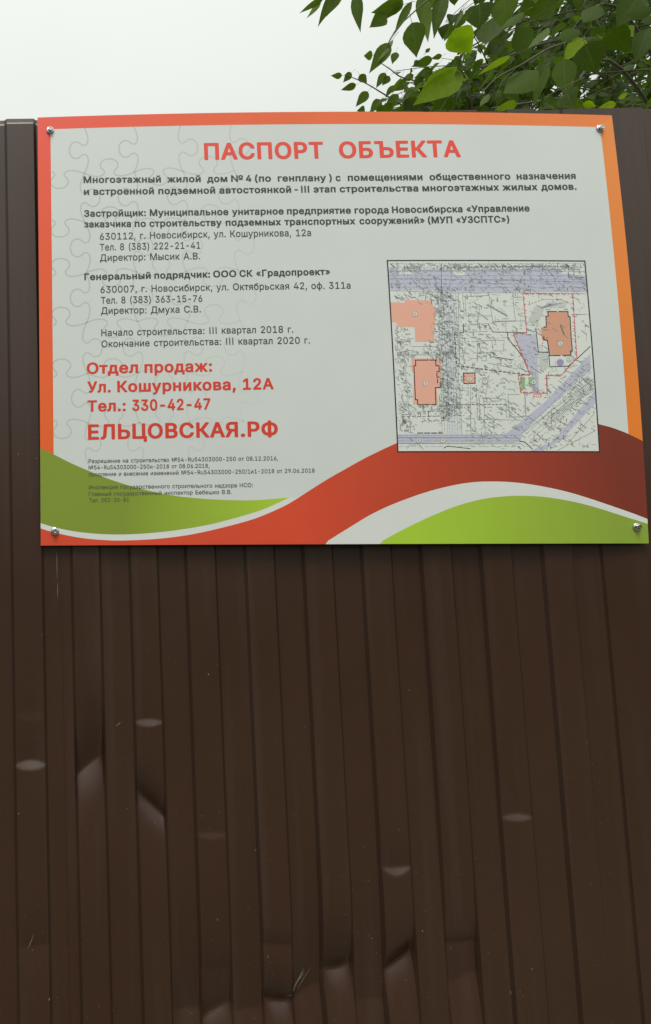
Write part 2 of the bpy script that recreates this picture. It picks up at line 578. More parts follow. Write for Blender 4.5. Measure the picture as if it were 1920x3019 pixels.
# puzzle pattern printed in pale grey, fading out to the right
def puzzle():
    gx = [uv(x, 800)[0] for x in (104, 254, 403, 549, 704, 856)]
    gy = [uv(300, y)[1] for y in (372, 510, 655, 804, 950, 1100, 1247, 1370)]
    lines = []

    def side(p, q_, knob, hv):
        """edge from p to q_ with a knob at its middle (knob = +1 / -1 / 0), hv: unit normal"""
        d = ((q_[0] - p[0]), (q_[1] - p[1]))
        L = math.hypot(*d)
        prof = [(0, 0), (.12, .045), (.26, .07), (.36, .05), (.405, -.005), (.385, -.06), (.335, -.12), (.325, -.19), (.36, -.255), (.43, -.295), (.5, -.305)]
        prof = prof + [(1 - a, b) for a, b in prof[-2::-1]]
        out = []
        wob = rnd.uniform(-.02, .02)
        for a, b in prof:
            out.append(Vector((p[0] + d[0] * a + hv[0] * (b + wob * math.sin(math.pi * a)) * L * -knob, p[1] + d[1] * a + hv[1] * (b + wob * math.sin(math.pi * a)) * L * -knob, 0)))
        return smooth_path(out, 4)
    kv = {254: [-1, 1, -1, -1, 1, -1, 1], 403: [-1, -1, 1, 1, -1, 1, -1], 549: [1, -1, 1, -1, 1, 1, 1], 704: [1, -1, 1, 1, -1, 1, 1]}
    kh = [[-1, 1, -1, 1, -1], [-1, 1, -1, 1, 1], [1, -1, 1, -1, 1], [1, -1, -1, 1, -1], [1, 1, -1, 1, 1], [-1, 1, 1, -1, 1]]
    for ci, key in enumerate((254, 403, 549, 704)):
        for r in range(7):
            if ci == 3 and r > 5:
                continue
            lines.append(side((gx[ci + 1], gy[r]), (gx[ci + 1], gy[r + 1]), kv[key][r], (1, 0)))
    for r in range(6):
        for c_ in range(4 if r else 4):
            lines.append(side((gx[c_], gy[r + 1]), (gx[c_ + 1], gy[r + 1]), kh[r][c_], (0, 1)))
    left = uv(152, 800)[0]
    polys = []
    bm = bmesh.new()
    for q_, ln in enumerate(lines):                   # one ribbon per line, each a hair above the one before
        ring_ = []
        for i, p in enumerate(ln):
            t = (ln[min(i + 1, len(ln) - 1)] - ln[max(i - 1, 0)]).normalized()
            n = Vector((-t.y, t.x, 0)) * .00135
            ring_.append((p.x, bm.verts.new((p + n).to_tuple()), bm.verts.new((p - n).to_tuple())))
        for a, b in zip(ring_, ring_[1:]):
            if min(a[0], b[0]) > left:
                bm.faces.new((a[1], a[2], b[2], b[1]))
    bmesh.ops.delete(bm, geom=[v for v in bm.verts if not v.link_faces], context='VERTS')
    bm.normal_update()
    m = print_mat('puzzle_ink', C(174, 182, 176), C(194, 201, 195), (.05, .45), (.44, .30))
    finish('puzzle_pattern', bm, 1, [m], sign, 0)


puzzle()

# red to orange border
inner_tl, inner_bl = uv(150, 385), uv(157.5, 1338)
iu = (inner_tl[0] + inner_bl[0]) / 2
it = (uv(300, 381)[1] + uv(960, 367)[1] + uv(1480, 364)[1] + uv(1740, 372)[1]) / 4
ir = (uv(1774, 395)[0] + uv(1794, 590)[0] + uv(1812.7, 771)[0] + uv(1831.5, 1000)[0] + uv(1851.6, 1279)[0]) / 5
vb_l, vb_r = uv(120, 1360)[1], uv(1892, 1330)[1]
polys = [[(0, vb_l), (iu, vb_l), (iu, it), (0, BH)], [(0, BH), (iu, it), (ir, it), (BW, BH)], [(BW, BH), (ir, it), (ir, vb_r), (BW, vb_r)]]
border_l = print_mat('border_ink_side', C(246, 76, 58), C(248, 96, 42), (0, BH), (0, .25))
border_t = print_mat('border_ink_top', C(240, 76, 56), C(250, 124, 62), (0, 0), (BW, 0))
border_r = print_mat('border_ink_right', C(250, 132, 66), C(250, 122, 42), (0, BH), (0, .25))
bm = shape_bm(polys, [0, 1, 2])
finish('border', bm, 2, [border_l, border_t, border_r], sign)


def px_curve(pts):
    p = [Vector(uv(a, b) + (0,)) for a, b in pts]
    return [(v.x, v.y) for v in smooth_path(p, 5)]


def Z3(p):
    return [(a * .627, 1000 + b * .627) for a, b in p]


def Z4(p):
    return [(960 + a * .627, 1000 + b * .627) for a, b in p]


g_top = px_curve(Z3([(186, 511), (255, 543), (335, 583), (420, 620), (520, 660), (650, 700), (800, 733), (930, 748), (1060, 756), (1200, 757), (1362, 744)]))
g_bot = px_curve(Z3([(1362, 744), (1250, 795), (1150, 828), (1000, 868), (850, 895), (700, 912), (560, 918), (450, 914), (350, 903), (260, 885), (190, 864)]))
g_top[0], g_bot[-1] = (0, g_top[0][1]), (0, g_bot[-1][1])
# white band under the green wave, then the red wave
w_bot = px_curve(Z3([(190, 889), (260, 910), (380, 934), (500, 945), (600, 946), (750, 938), (900, 918), (1050, 885), (1200, 843), (1330, 788), (1400, 748)]))
w_bot[0] = (0, w_bot[0][1])
r_top = px_curve(Z3([(1400, 748), (1531, 664)]) + Z4([(100, 607), (200, 552), (334, 489), (450, 442), (600, 395), (760, 364), (900, 352), (1050, 354), (1180, 372), (1283, 399), (1350, 417), (1420, 444), (1496, 481)]))
r_top[-1] = (BW, r_top[-1][1])
r_bot = px_curve(Z4([(1516, 846), (1440, 817), (1360, 789), (1260, 755), (1160, 724), (1060, 700), (960, 682), (870, 672), (780, 669), (700, 672), (620, 683), (520, 706), (420, 737), (300, 783), (200, 832), (100, 893), (0, 955)]))
r_bot[0] = (BW, r_bot[0][1])
r_bot[-1] = (r_bot[-1][0], 0)
s_top = px_curve(Z4([(1516, 868), (1400, 832), (1300, 800), (1200, 772), (1100, 752), (1010, 740), (920, 736), (840, 739), (760, 748), (680, 765), (600, 790), (520, 822), (440, 858), (350, 903), (256, 955)]))
s_top[0] = (BW, s_top[0][1])
s_top[-1] = (s_top[-1][0], 0)

RED = print_mat('red_wave_ink', C(205, 74, 48), C(118, 50, 36), (.50, 0), (1.14, .10))
GREEN = print_mat('green_wave_ink', C(124, 142, 52), C(160, 192, 56), (.16, 0), (.47, 0))
GREEN2 = print_mat('green_hill_ink', C(160, 194, 56), C(132, 156, 58), (.72, 0), (1.12, 0))
WHITE = print_mat('white_ink', (.80, .83, .80, 1))
# base white of the lower strip closes the border's foot
finish('white_band', shape_bm([clampu(g_top[:-1] + px_curve(Z3([(1362, 744), (1400, 748)])) + w_bot[::-1][1:])]), 3, [WHITE], sign)
finish('red_wave', shape_bm([clampu(w_bot + r_top[1:] + r_bot + [(0, 0)])]), 4, [RED], sign)
finish('white_band', shape_bm([clampu(r_bot + s_top[::-1])]), 4, [WHITE], sign)
finish('green_wave', shape_bm([clampu(g_top + g_bot[1:])]), 5, [GREEN], sign)
finish('green_wave', shape_bm([clampu(s_top + [(BW, 0)])]), 4, [GREEN2], sign)

# ------------------------------------------------------------------ lettering
GLYPHS = {
 'B': {
  '(': '305|165,-113 153,-104 121,-44 99,10 80,70 64,172 63,220 67,280 78,346 97,418 120,484 150,544 159,553 171,558 243,557 258,550 262,538 227,454 199,364 182,274 178,196 184,130 198,70 218,10 262,-98 255,-109 243,-114',
  ')': '305|23,-112 14,-104 11,-92 51,-2 77,76 91,148 95,220 88,298 72,370 51,442 13,532 11,544 17,551 29,557 101,558 119,550 139,514 162,460 185,388 199,328 208,262 211,208 207,148 197,88 181,28 152,-44 120,-104 101,-115 35,-115',
  ',': '220|23,-135 14,-128 11,-116 42,76 53,87 65,90 137,90 155,85 163,70 108,-128 89,-138 35,-138',
  '-': '485|100,172 88,185 88,245 94,256 106,262 340,263 356,257 363,245 363,185 358,176 346,170 118,169',
  '.': '220|71,-20 47,-7 28,17 23,41 29,67 47,89 71,102 101,106 131,98 151,83 165,59 167,35 161,14 144,-7 125,-18 95,-23',
  '0': '485|183,-22 135,-5 99,21 73,51 49,93 34,141 24,195 21,255 26,327 34,369 50,417 70,453 101,489 134,513 165,526 207,534 255,533 303,520 339,500 370,471 397,429 416,381 429,315 432,249 426,177 415,123 398,81 375,44 345,13 315,-6 273,-21 225,-26|225,69 207,71 189,81 172,99 159,121 141,183 136,255 141,327 159,388 173,411 189,428 207,438 225,440 243,438 263,429 279,412 292,393 310,339 317,255 310,171 292,117 279,97 263,81 243,71',
  '1': '485|62,-16 50,-3 50,57 56,66 74,74 185,75 186,393 182,401 98,341 74,341 66,345 60,357 60,429 69,441 186,525 272,528 290,525 298,519 302,507 303,75 392,74 410,68 417,57 416,-5 408,-15 392,-19 80,-19',
  '2': '485|49,-16 38,-3 37,45 41,57 259,291 286,333 294,369 289,399 271,425 247,437 211,440 187,432 169,416 158,393 153,357 145,348 127,343 55,344 43,351 39,363 44,405 57,441 77,471 103,495 131,513 163,526 199,533 247,533 289,525 319,513 343,498 367,477 394,435 404,405 407,381 401,327 385,289 355,243 205,78 217,76 391,76 403,73 414,63 416,57 413,-9 403,-16 391,-19 67,-19',
  '3': '485|173,-22 143,-15 107,-1 60,33 41,57 28,81 20,111 18,135 27,147 41,151 119,149 133,141 141,111 155,90 173,78 203,70 233,70 255,75 275,85 289,99 300,123 302,159 292,189 277,207 257,219 233,226 149,229 137,235 131,243 130,297 134,309 239,429 227,433 59,435 44,447 44,513 53,524 71,528 383,526 398,513 397,453 270,309 311,297 347,279 376,255 395,231 410,201 419,159 418,123 409,87 394,57 374,33 353,15 323,-3 287,-17 251,-24 215,-26',
  '4': '485|265,-15 255,-3 253,85 31,88 14,99 13,159 225,519 241,527 313,528 332,519 336,513 335,501 148,183 253,182 255,315 259,327 277,336 349,336 361,331 369,321 370,183 421,181 436,171 440,159 440,105 434,93 421,87 373,86 369,81 369,-3 361,-14 343,-19 277,-19',
  '7': '485|84,-16 71,-3 74,9 286,429 276,433 49,435 36,447 37,513 48,525 60,528 390,528 408,523 417,507 415,441 189,-9 180,-16 168,-19',
  ':': '220|71,-20 47,-7 28,17 23,41 29,67 47,89 71,102 101,106 131,98 151,83 165,59 167,35 161,14 144,-7 125,-18 95,-23|71,255 46,269 29,290 23,317 28,341 47,365 71,377 101,381 131,373 150,359 165,335 167,311 160,287 145,269 125,257 95,252',
  'I': '280|75,-19 205,-19 205,528 75,528',
  '«': '434|164,39 26,198 20,210 161,378 242,380 251,372 248,361 122,210 248,57 251,48 242,39|302,39 164,199 158,210 300,378 380,380 389,372 386,361 260,210 386,58 390,48 380,38',
  '»': '434|19,40 13,48 14,54 142,210 13,366 13,372 25,380 97,380 109,372 241,217 243,204 103,40|157,40 152,48 153,54 281,210 152,366 152,372 163,380 235,380 247,373 379,217 383,210 382,204 241,40',
  'А': '511|2,-16 -7,-9 -10,3 176,513 188,525 200,528 290,525 302,513 488,7 487,-9 476,-17 464,-19 392,-19 378,-15 369,-3 326,117 320,123 164,123 158,123 153,117 111,-3 104,-13 86,-19 14,-19|194,218 190,219 191,225 236,358 242,356 289,219',
  'Б': '481|46,-16 36,-9 34,3 34,513 46,525 58,528 364,528 382,523 390,507 390,453 386,441 376,435 154,432 151,429 151,321 154,314 256,314 310,306 358,288 393,261 423,219 436,171 433,111 415,63 394,36 369,15 334,-3 298,-14 244,-19 58,-19|154,75 151,81 153,219 262,219 286,212 307,195 318,171 320,141 313,111 298,92 280,82 256,76',
  'В': '488|46,-16 36,-9 34,3 34,513 46,525 58,528 256,527 310,519 352,501 377,483 399,459 415,429 423,399 424,357 415,321 396,291 367,267 394,250 412,231 428,207 438,183 444,153 443,117 437,87 423,57 405,33 376,11 346,-4 310,-14 250,-19 58,-19|154,77 151,81 151,207 154,211 268,210 298,198 317,177 327,153 328,123 321,105 303,87 286,80 262,77|154,306 151,309 151,429 154,432 262,431 283,423 297,411 308,387 309,363 302,339 286,320 268,309 250,305',
  'Г': '433|46,-16 36,-9 34,3 34,513 46,525 58,528 370,528 388,523 396,507 396,453 392,441 382,435 160,433 151,429 151,-3 142,-15 130,-19 58,-19',
  'Е': '450|46,-16 36,-9 34,3 34,513 46,525 58,528 370,528 388,524 398,513 399,453 395,441 386,435 370,433 160,433 151,429 151,309 154,306 358,305 376,298 382,285 382,225 370,213 358,210 151,207 151,81 154,77 160,76 388,74 395,69 402,57 399,-9 388,-17 376,-19 64,-19',
  'З': '462|165,-21 105,-2 78,15 57,33 38,57 26,81 17,111 15,135 25,147 39,151 117,149 130,141 138,111 150,93 171,78 195,70 243,72 265,81 281,93 296,117 300,141 296,165 281,189 261,203 237,211 153,216 142,225 139,237 142,297 159,307 225,309 255,321 268,333 278,351 282,375 279,399 270,417 258,429 243,436 219,440 189,437 163,423 148,405 138,369 123,360 39,362 27,375 28,399 36,429 52,459 75,484 105,506 141,522 177,531 219,535 255,532 301,519 339,496 370,465 389,429 398,381 391,333 372,297 340,267 378,237 403,201 414,165 415,117 405,81 388,51 363,24 332,3 297,-13 255,-23 213,-26',
  'К': '499|46,-16 36,-9 34,3 34,507 38,519 58,528 124,528 137,525 148,518 151,507 151,309 172,306 183,309 346,523 364,528 442,528 460,522 466,513 465,501 282,261 472,9 475,3 472,-9 460,-17 448,-19 370,-19 352,-13 186,207 178,212 160,212 151,207 151,3 148,-9 130,-19 58,-19',
  'Л': '551|17,-16 5,-3 7,63 23,75 53,76 67,81 78,99 85,123 119,507 124,519 137,527 149,528 461,528 481,519 486,507 486,3 483,-9 473,-16 461,-19 395,-19 378,-15 369,-3 369,429 359,433 239,433 229,429 203,129 195,87 181,51 155,15 119,-7 71,-18 29,-19',
  'М': '660|46,-16 36,-9 34,3 34,507 38,519 52,527 64,528 154,528 173,519 316,160 455,519 466,526 478,528 568,528 590,519 594,507 594,3 591,-9 574,-19 502,-19 487,-15 478,-3 478,274 368,-3 359,-15 346,-19 286,-19 274,-17 262,-9 154,264 148,249 148,-3 139,-15 124,-19 58,-19',
  'Н': '549|46,-16 36,-9 34,3 34,507 38,519 58,528 124,528 142,523 150,513 154,308 358,308 366,309 367,513 376,523 388,527 460,528 478,520 483,507 483,3 480,-9 472,-16 454,-19 388,-19 369,-9 366,3 364,212 160,213 151,207 151,3 148,-9 130,-19 58,-19',
  'О': '565|218,-22 164,-5 122,18 85,51 54,93 31,141 18,195 14,255 21,327 32,369 54,417 86,459 122,490 164,514 212,529 266,535 320,530 368,515 415,489 454,453 483,411 504,363 516,309 519,237 512,177 495,123 473,81 443,45 410,17 368,-6 320,-21 266,-26|242,74 212,85 188,101 167,123 149,153 138,183 132,219 133,297 150,357 168,387 184,405 206,421 230,431 254,436 284,436 311,429 338,414 361,393 378,369 391,339 400,303 404,255 402,219 395,183 384,153 368,124 350,104 326,87 302,77 272,72',
  'П': '549|46,-16 36,-9 34,3 34,507 38,519 52,527 64,528 454,528 466,527 478,520 483,507 483,3 480,-9 472,-16 460,-19 388,-19 375,-15 366,-3 366,429 358,433 160,433 151,429 151,-3 142,-15 130,-19 58,-19',
  'Р': '476|46,-16 36,-9 34,3 34,513 46,525 58,528 250,527 310,518 358,497 383,477 404,453 421,423 430,393 435,357 433,315 424,279 409,249 391,225 370,206 346,191 316,178 262,168 152,165 151,3 148,-9 130,-19 58,-19|154,261 151,429 160,433 250,432 274,427 297,411 311,387 318,351 314,315 298,284 280,271 256,263',
  'С': '542|218,-21 164,-6 122,18 84,51 54,93 31,141 18,195 14,255 20,327 32,369 54,417 85,459 122,491 164,514 212,529 266,535 320,530 356,520 387,507 416,488 443,465 463,441 480,411 494,375 499,345 488,333 476,329 398,331 385,339 372,375 356,399 320,426 296,434 266,437 236,433 209,423 184,405 163,381 147,351 136,315 130,273 131,225 139,183 149,153 172,117 198,93 230,77 266,72 308,78 344,98 369,129 386,170 398,178 482,178 495,171 499,165 498,153 486,111 463,69 434,35 398,9 361,-9 314,-22 266,-26',
  'Т': '480|179,-16 169,-9 166,3 166,429 161,433 29,433 17,436 6,447 6,513 17,525 29,528 413,528 431,525 439,519 443,507 443,447 431,436 419,433 287,433 283,429 283,-3 275,-13 263,-18',
  'У': '468|74,-17 60,-3 62,64 80,76 128,77 146,80 158,93 167,117 -8,501 -9,513 -5,519 8,527 20,528 92,527 109,519 224,255 329,519 350,528 422,528 440,521 446,513 445,501 268,75 245,33 218,6 182,-11 134,-19',
  'Ф': '609|242,-45 230,-32 230,17 164,34 122,53 82,82 51,118 30,160 18,202 14,250 16,292 25,334 43,376 68,412 92,435 120,454 152,470 188,482 230,490 230,538 242,553 254,557 326,556 338,552 346,544 348,490 403,478 448,460 488,433 524,394 544,358 557,316 564,268 562,220 554,178 540,142 518,106 488,75 458,54 428,39 398,29 350,19 347,-32 338,-44 320,-48 254,-48|230,118 188,133 156,160 136,202 129,250 134,298 152,342 182,372 224,389 230,388|350,119 350,390 392,375 423,346 442,304 448,256 442,202 422,161 392,134',
  'Ц': '533|418,-126 404,-112 404,-22 400,-19 58,-19 37,-10 34,2 34,506 37,518 45,524 58,528 130,527 142,523 151,512 151,80 160,76 340,76 351,80 352,512 362,524 376,528 448,527 466,517 468,506 468,80 472,76 502,74 517,62 518,-112 508,-124 496,-128',
  'Ъ': '600|161,-15 153,-9 150,3 150,429 149,433 143,435 29,435 12,441 5,453 5,507 10,519 23,527 239,528 257,524 263,519 268,507 268,327 389,325 431,318 461,308 492,291 521,266 541,237 555,201 560,141 548,87 536,63 518,39 479,9 437,-9 389,-18 179,-19|269,75 269,231 383,230 407,222 427,207 440,183 443,147 436,117 418,93 401,82 377,76',
  'Ь': '483|46,-16 36,-9 34,3 34,513 46,525 58,528 130,527 146,519 151,507 152,327 292,323 340,310 376,291 409,261 433,219 443,171 441,123 426,75 401,39 364,9 328,-7 262,-19 64,-19|154,75 151,81 153,231 268,230 292,222 310,207 323,183 327,147 320,117 302,93 286,83 262,76',
  'Я': '481|7,-16 -2,-9 -5,3 101,201 73,219 48,243 29,273 17,309 13,351 16,387 29,429 46,459 70,483 97,502 127,515 163,524 211,528 391,528 409,521 415,507 415,3 413,-9 403,-16 385,-19 319,-19 301,-9 298,3 297,177 223,179 115,-13 97,-19 19,-19|175,279 147,297 133,327 131,369 145,406 163,422 187,430 295,432 298,429 298,279 295,275 205,274',
  'а': '421|118,-23 88,-14 59,1 38,19 20,43 10,67 4,97 6,133 13,157 23,175 40,193 82,218 136,233 244,248 249,253 245,283 238,296 223,307 202,312 178,310 148,297 118,260 100,255 28,275 17,283 15,295 30,325 52,352 79,373 112,389 148,399 190,403 232,400 268,392 304,374 327,355 348,325 359,295 363,253 362,-5 352,-15 340,-19 274,-19 262,-16 250,-5 220,-19 190,-26 154,-27|154,66 134,73 120,91 119,115 130,133 166,147 248,157 245,115 227,85 196,67',
  'б': '443|164,-23 116,-7 74,22 41,61 20,103 9,157 8,229 14,301 29,361 44,394 63,421 86,442 116,460 170,478 260,491 266,497 270,517 284,526 362,525 375,511 372,481 361,451 339,427 319,415 290,405 176,387 158,379 139,361 200,380 254,381 302,366 326,351 348,331 381,283 399,229 403,163 391,103 374,67 353,37 332,17 302,-4 266,-19 236,-25 194,-27|188,67 170,74 155,85 134,115 123,157 125,205 136,241 159,271 188,287 224,290 254,277 277,247 288,205 287,145 276,109 253,79 224,66',
  'в': '424|38,-16 29,-9 26,3 26,375 29,387 38,395 50,398 230,397 284,387 326,365 355,333 364,315 369,291 369,261 362,237 350,219 329,201 366,165 382,129 383,81 375,57 362,35 343,15 320,0 296,-10 266,-17 56,-19|140,75 137,81 137,147 140,150 242,149 257,141 265,129 268,99 263,87 254,79 236,75|140,240 137,243 137,297 140,305 224,304 243,297 253,285 254,261 246,249 236,244 212,239',
  'г': '336|38,-16 29,-9 26,3 26,375 29,387 38,395 50,398 290,398 307,393 313,387 316,375 316,321 308,309 290,304 141,303 140,-3 131,-15 116,-19 50,-19',
  'д': '459|-2,-125 -13,-112 -14,56 -8,68 -2,72 28,76 33,80 54,122 67,194 85,386 94,394 112,398 358,398 376,392 383,380 383,80 388,75 424,74 439,62 441,-106 438,-118 418,-128 352,-129 334,-123 327,-112 327,-22 322,-19 106,-19 101,-22 100,-112 94,-122 76,-129 10,-129|160,76 155,80 165,110 175,158 191,302 268,302 268,79 262,75',
  'е': '436|170,-24 128,-12 92,7 62,33 38,66 20,103 11,145 8,187 12,235 20,271 36,307 57,337 89,367 122,387 158,398 206,403 242,400 278,391 314,373 343,349 363,325 382,289 392,253 397,211 396,163 386,154 374,150 134,150 125,145 134,115 146,96 163,79 182,70 200,66 230,67 250,73 270,91 284,116 302,124 374,109 386,103 391,91 381,61 365,37 340,13 314,-4 284,-16 248,-25 212,-27|128,240 135,265 152,289 176,306 206,311 230,307 250,295 268,271 279,241',
  'ж': '595|6,-16 -5,-3 -2,9 141,189 142,195 0,369 -3,381 5,393 24,398 96,398 113,393 222,256 225,261 225,381 228,388 240,396 318,398 337,387 339,261 342,257 450,394 468,398 540,398 552,396 565,387 567,375 563,369 422,195 423,189 565,9 569,-3 560,-15 540,-19 468,-19 452,-15 342,122 339,117 339,3 336,-9 318,-19 240,-17 228,-9 225,-3 225,117 222,123 112,-15 96,-19 18,-19',
  'з': '375|125,-19 71,-1 35,26 12,59 6,83 6,101 17,111 29,114 95,114 114,107 126,83 149,69 185,68 209,79 217,89 222,107 219,125 211,137 185,150 125,154 115,161 111,173 111,215 115,227 131,235 173,236 196,245 210,263 212,281 209,293 191,312 161,314 143,307 132,299 124,275 113,265 101,262 41,262 29,264 17,272 13,281 15,299 22,323 38,347 59,367 83,382 113,394 143,401 179,403 215,399 251,387 281,368 302,347 318,317 324,287 321,251 306,221 282,197 311,176 330,149 338,119 337,83 329,59 314,35 293,14 263,-4 233,-15 197,-22 161,-23',
  'и': '443|38,-16 29,-9 26,3 26,375 29,387 38,395 56,398 116,398 128,395 138,387 140,375 140,195 146,191 278,390 296,398 362,398 375,393 382,387 384,375 384,3 381,-9 368,-17 356,-19 290,-18 273,-9 270,3 270,183 266,190 134,-9 116,-19 50,-19',
  'й': '443|38,-16 29,-9 26,3 26,375 29,387 38,395 56,398 116,398 128,395 138,387 140,375 140,195 146,191 278,390 296,398 362,398 375,393 382,387 384,375 384,3 381,-9 368,-17 356,-19 290,-18 273,-9 270,3 270,183 266,190 134,-9 116,-19 50,-19|176,417 134,434 100,465 90,483 82,507 80,531 86,541 104,548 164,546 175,537 184,507 194,498 206,495 224,504 230,513 235,537 248,546 308,548 328,537 330,519 323,489 310,465 287,441 260,425 236,417 206,414',
  'к': '408|38,-16 29,-9 26,3 26,375 29,387 38,395 56,398 116,398 128,395 138,387 140,249 146,245 271,393 284,398 368,398 386,391 392,381 388,369 244,195 391,9 394,3 391,-9 380,-17 368,-19 290,-19 273,-15 155,135 146,140 140,135 140,3 137,-9 128,-16 116,-19 50,-19',
  'л': '432|-8,-16 -20,-3 -18,63 -2,74 28,76 34,80 42,93 49,117 56,189 64,381 70,391 88,398 346,398 358,397 370,390 374,375 374,3 370,-10 352,-19 286,-19 274,-17 263,-9 260,3 260,297 256,304 178,304 174,297 163,117 152,69 139,39 115,9 82,-10 40,-19',
  'м': '567|38,-16 29,-9 26,3 26,375 32,391 44,397 56,398 146,398 164,392 171,381 266,152 368,390 386,398 482,398 494,396 506,388 509,375 509,3 506,-9 500,-14 482,-19 422,-19 410,-17 397,-9 394,3 392,168 318,-9 308,-16 296,-19 236,-19 224,-15 214,-3 146,157 141,159 140,168 140,3 137,-9 128,-16 116,-19 50,-19',
  'н': '440|38,-16 29,-9 26,3 26,375 29,387 38,395 56,398 116,398 128,395 138,387 140,243 266,242 271,387 290,398 356,398 374,393 380,387 382,375 382,3 379,-9 368,-17 350,-19 290,-19 271,-9 268,3 266,147 146,148 143,147 140,141 140,3 137,-9 128,-16 116,-19 50,-19',
  'о': '447|164,-23 124,-11 92,7 62,34 37,67 21,103 11,145 8,199 14,247 25,283 44,319 68,349 98,373 134,391 170,400 212,403 254,399 290,388 326,367 356,340 379,307 395,271 405,223 407,175 401,127 390,91 371,55 346,25 315,1 284,-14 248,-24 206,-27|194,66 164,79 140,109 126,151 124,205 134,253 156,289 182,307 218,310 248,300 265,283 276,265 290,223 292,169 281,121 260,87 242,73 230,68',
  'п': '440|38,-16 29,-9 26,3 26,375 29,387 38,395 50,398 356,398 374,393 379,387 382,375 382,3 379,-9 362,-18 290,-19 277,-15 268,-3 267,303 146,304 141,297 140,-3 131,-15 116,-19 50,-19',
  'р': '456|38,-159 29,-151 26,-139 27,383 32,391 44,397 110,398 128,394 140,380 182,398 230,403 272,399 317,383 350,360 374,334 395,299 409,257 416,209 416,161 407,113 391,71 374,43 350,17 320,-5 284,-20 248,-26 212,-26 176,-20 146,-5 140,-7 140,-139 137,-151 128,-159 116,-162 50,-162|194,70 169,89 149,125 140,173 142,227 156,269 176,295 200,308 236,309 254,303 267,293 290,257 301,209 299,155 284,108 260,79 230,66',
  'с': '427|164,-23 124,-11 92,7 62,34 37,67 21,103 11,145 8,199 14,247 25,283 44,319 68,349 98,373 134,391 170,400 212,403 254,399 302,382 344,353 374,313 387,283 387,271 371,259 308,243 296,244 279,253 265,283 242,303 206,311 188,309 170,301 143,271 126,223 124,169 137,115 147,97 164,79 182,69 200,66 230,68 252,79 268,97 282,127 296,135 314,135 374,120 388,109 388,97 377,67 357,37 332,13 308,-3 278,-16 242,-25 206,-27',
  'т': '357|118,-16 109,-9 106,3 106,303 4,306 -9,309 -20,321 -17,387 -8,395 4,398 316,398 334,395 345,381 345,321 340,314 322,306 220,303 220,3 217,-9 208,-16 196,-19 130,-19',
  'у': '421|51,-160 31,-154 21,-142 36,-82 51,-68 93,-71 105,-66 119,-46 134,-4 -8,374 -7,386 3,395 15,398 87,398 105,391 195,150 281,386 291,395 303,398 375,398 387,395 396,386 397,374 230,-64 212,-100 183,-133 147,-154 99,-164',
  'х': '410|6,-16 -5,-3 -2,9 125,195 6,369 2,381 6,389 18,397 30,398 102,398 118,393 186,290 192,287 264,394 282,398 354,398 372,391 378,381 374,369 256,195 255,189 381,9 384,-3 381,-9 372,-16 360,-19 288,-19 270,-15 192,100 186,99 109,-15 90,-19 18,-19',
  'ц': '447|332,-126 320,-118 318,-112 317,-22 314,-19 50,-19 30,-10 26,2 26,380 38,395 50,398 116,398 128,395 138,386 140,80 146,75 266,77 270,386 278,394 296,398 362,398 380,386 382,80 386,76 416,74 430,62 431,-112 422,-124 410,-128',
  'ч': '433|272,-15 261,-3 260,102 182,100 128,110 98,123 74,139 43,177 32,207 27,243 26,381 35,393 50,398 116,398 128,395 138,387 144,231 152,213 164,203 182,195 200,194 261,201 261,375 264,387 272,395 290,398 350,398 362,395 372,387 375,375 375,-3 365,-15 350,-19 284,-19',
  'ш': '604|38,-16 29,-9 26,3 26,375 32,391 50,398 116,398 131,393 140,381 140,81 142,75 146,75 224,75 229,81 229,375 236,392 254,398 320,398 334,393 343,381 344,75 428,75 432,81 432,375 434,387 446,396 464,398 524,398 543,387 546,375 546,3 543,-9 536,-15 518,-19 56,-19',
  'щ': '614|494,-126 481,-112 481,-22 476,-19 50,-19 30,-10 26,2 26,380 33,392 50,398 116,398 128,395 138,386 140,80 152,75 224,76 229,80 229,380 236,392 254,398 320,398 332,395 341,386 343,80 350,75 422,75 432,80 434,386 446,396 458,398 524,398 542,389 546,380 546,80 554,75 578,74 594,62 595,-112 586,-124 572,-128',
  'ы': '543|38,-16 29,-9 26,3 26,375 32,391 50,398 116,398 131,393 140,381 140,267 146,263 242,262 290,251 317,237 338,222 356,201 368,181 373,387 386,397 398,398 464,398 482,387 484,375 484,3 482,-9 476,-14 458,-19 392,-19 380,-15 370,-3 368,66 352,39 328,15 298,-3 266,-13 212,-19 50,-19|146,75 142,75 140,81 140,165 146,168 224,167 242,162 258,147 265,129 265,111 257,93 242,81 218,75',
  'ь': '420|38,-16 29,-9 26,3 26,381 32,391 44,397 122,397 134,391 140,381 140,267 146,263 224,263 260,259 296,248 326,231 352,207 372,171 379,135 377,93 364,57 344,30 314,6 283,-9 224,-19 50,-19|146,75 142,75 140,81 140,165 146,168 224,167 242,162 258,147 265,129 265,111 257,93 242,81 218,75',
  'э': '427|144,-23 91,-5 50,25 19,67 7,97 8,109 24,120 96,136 114,127 132,91 156,72 192,66 223,73 249,97 267,139 258,144 120,146 112,151 106,163 107,223 114,231 126,236 258,237 266,241 259,259 249,277 233,295 216,306 198,310 174,310 150,301 131,283 114,251 96,243 24,259 13,265 8,277 18,307 37,337 60,361 88,379 120,393 156,401 198,403 234,399 270,388 306,367 336,340 359,307 375,271 386,223 388,175 382,127 370,91 351,55 326,25 295,1 258,-16 222,-25 180,-27',
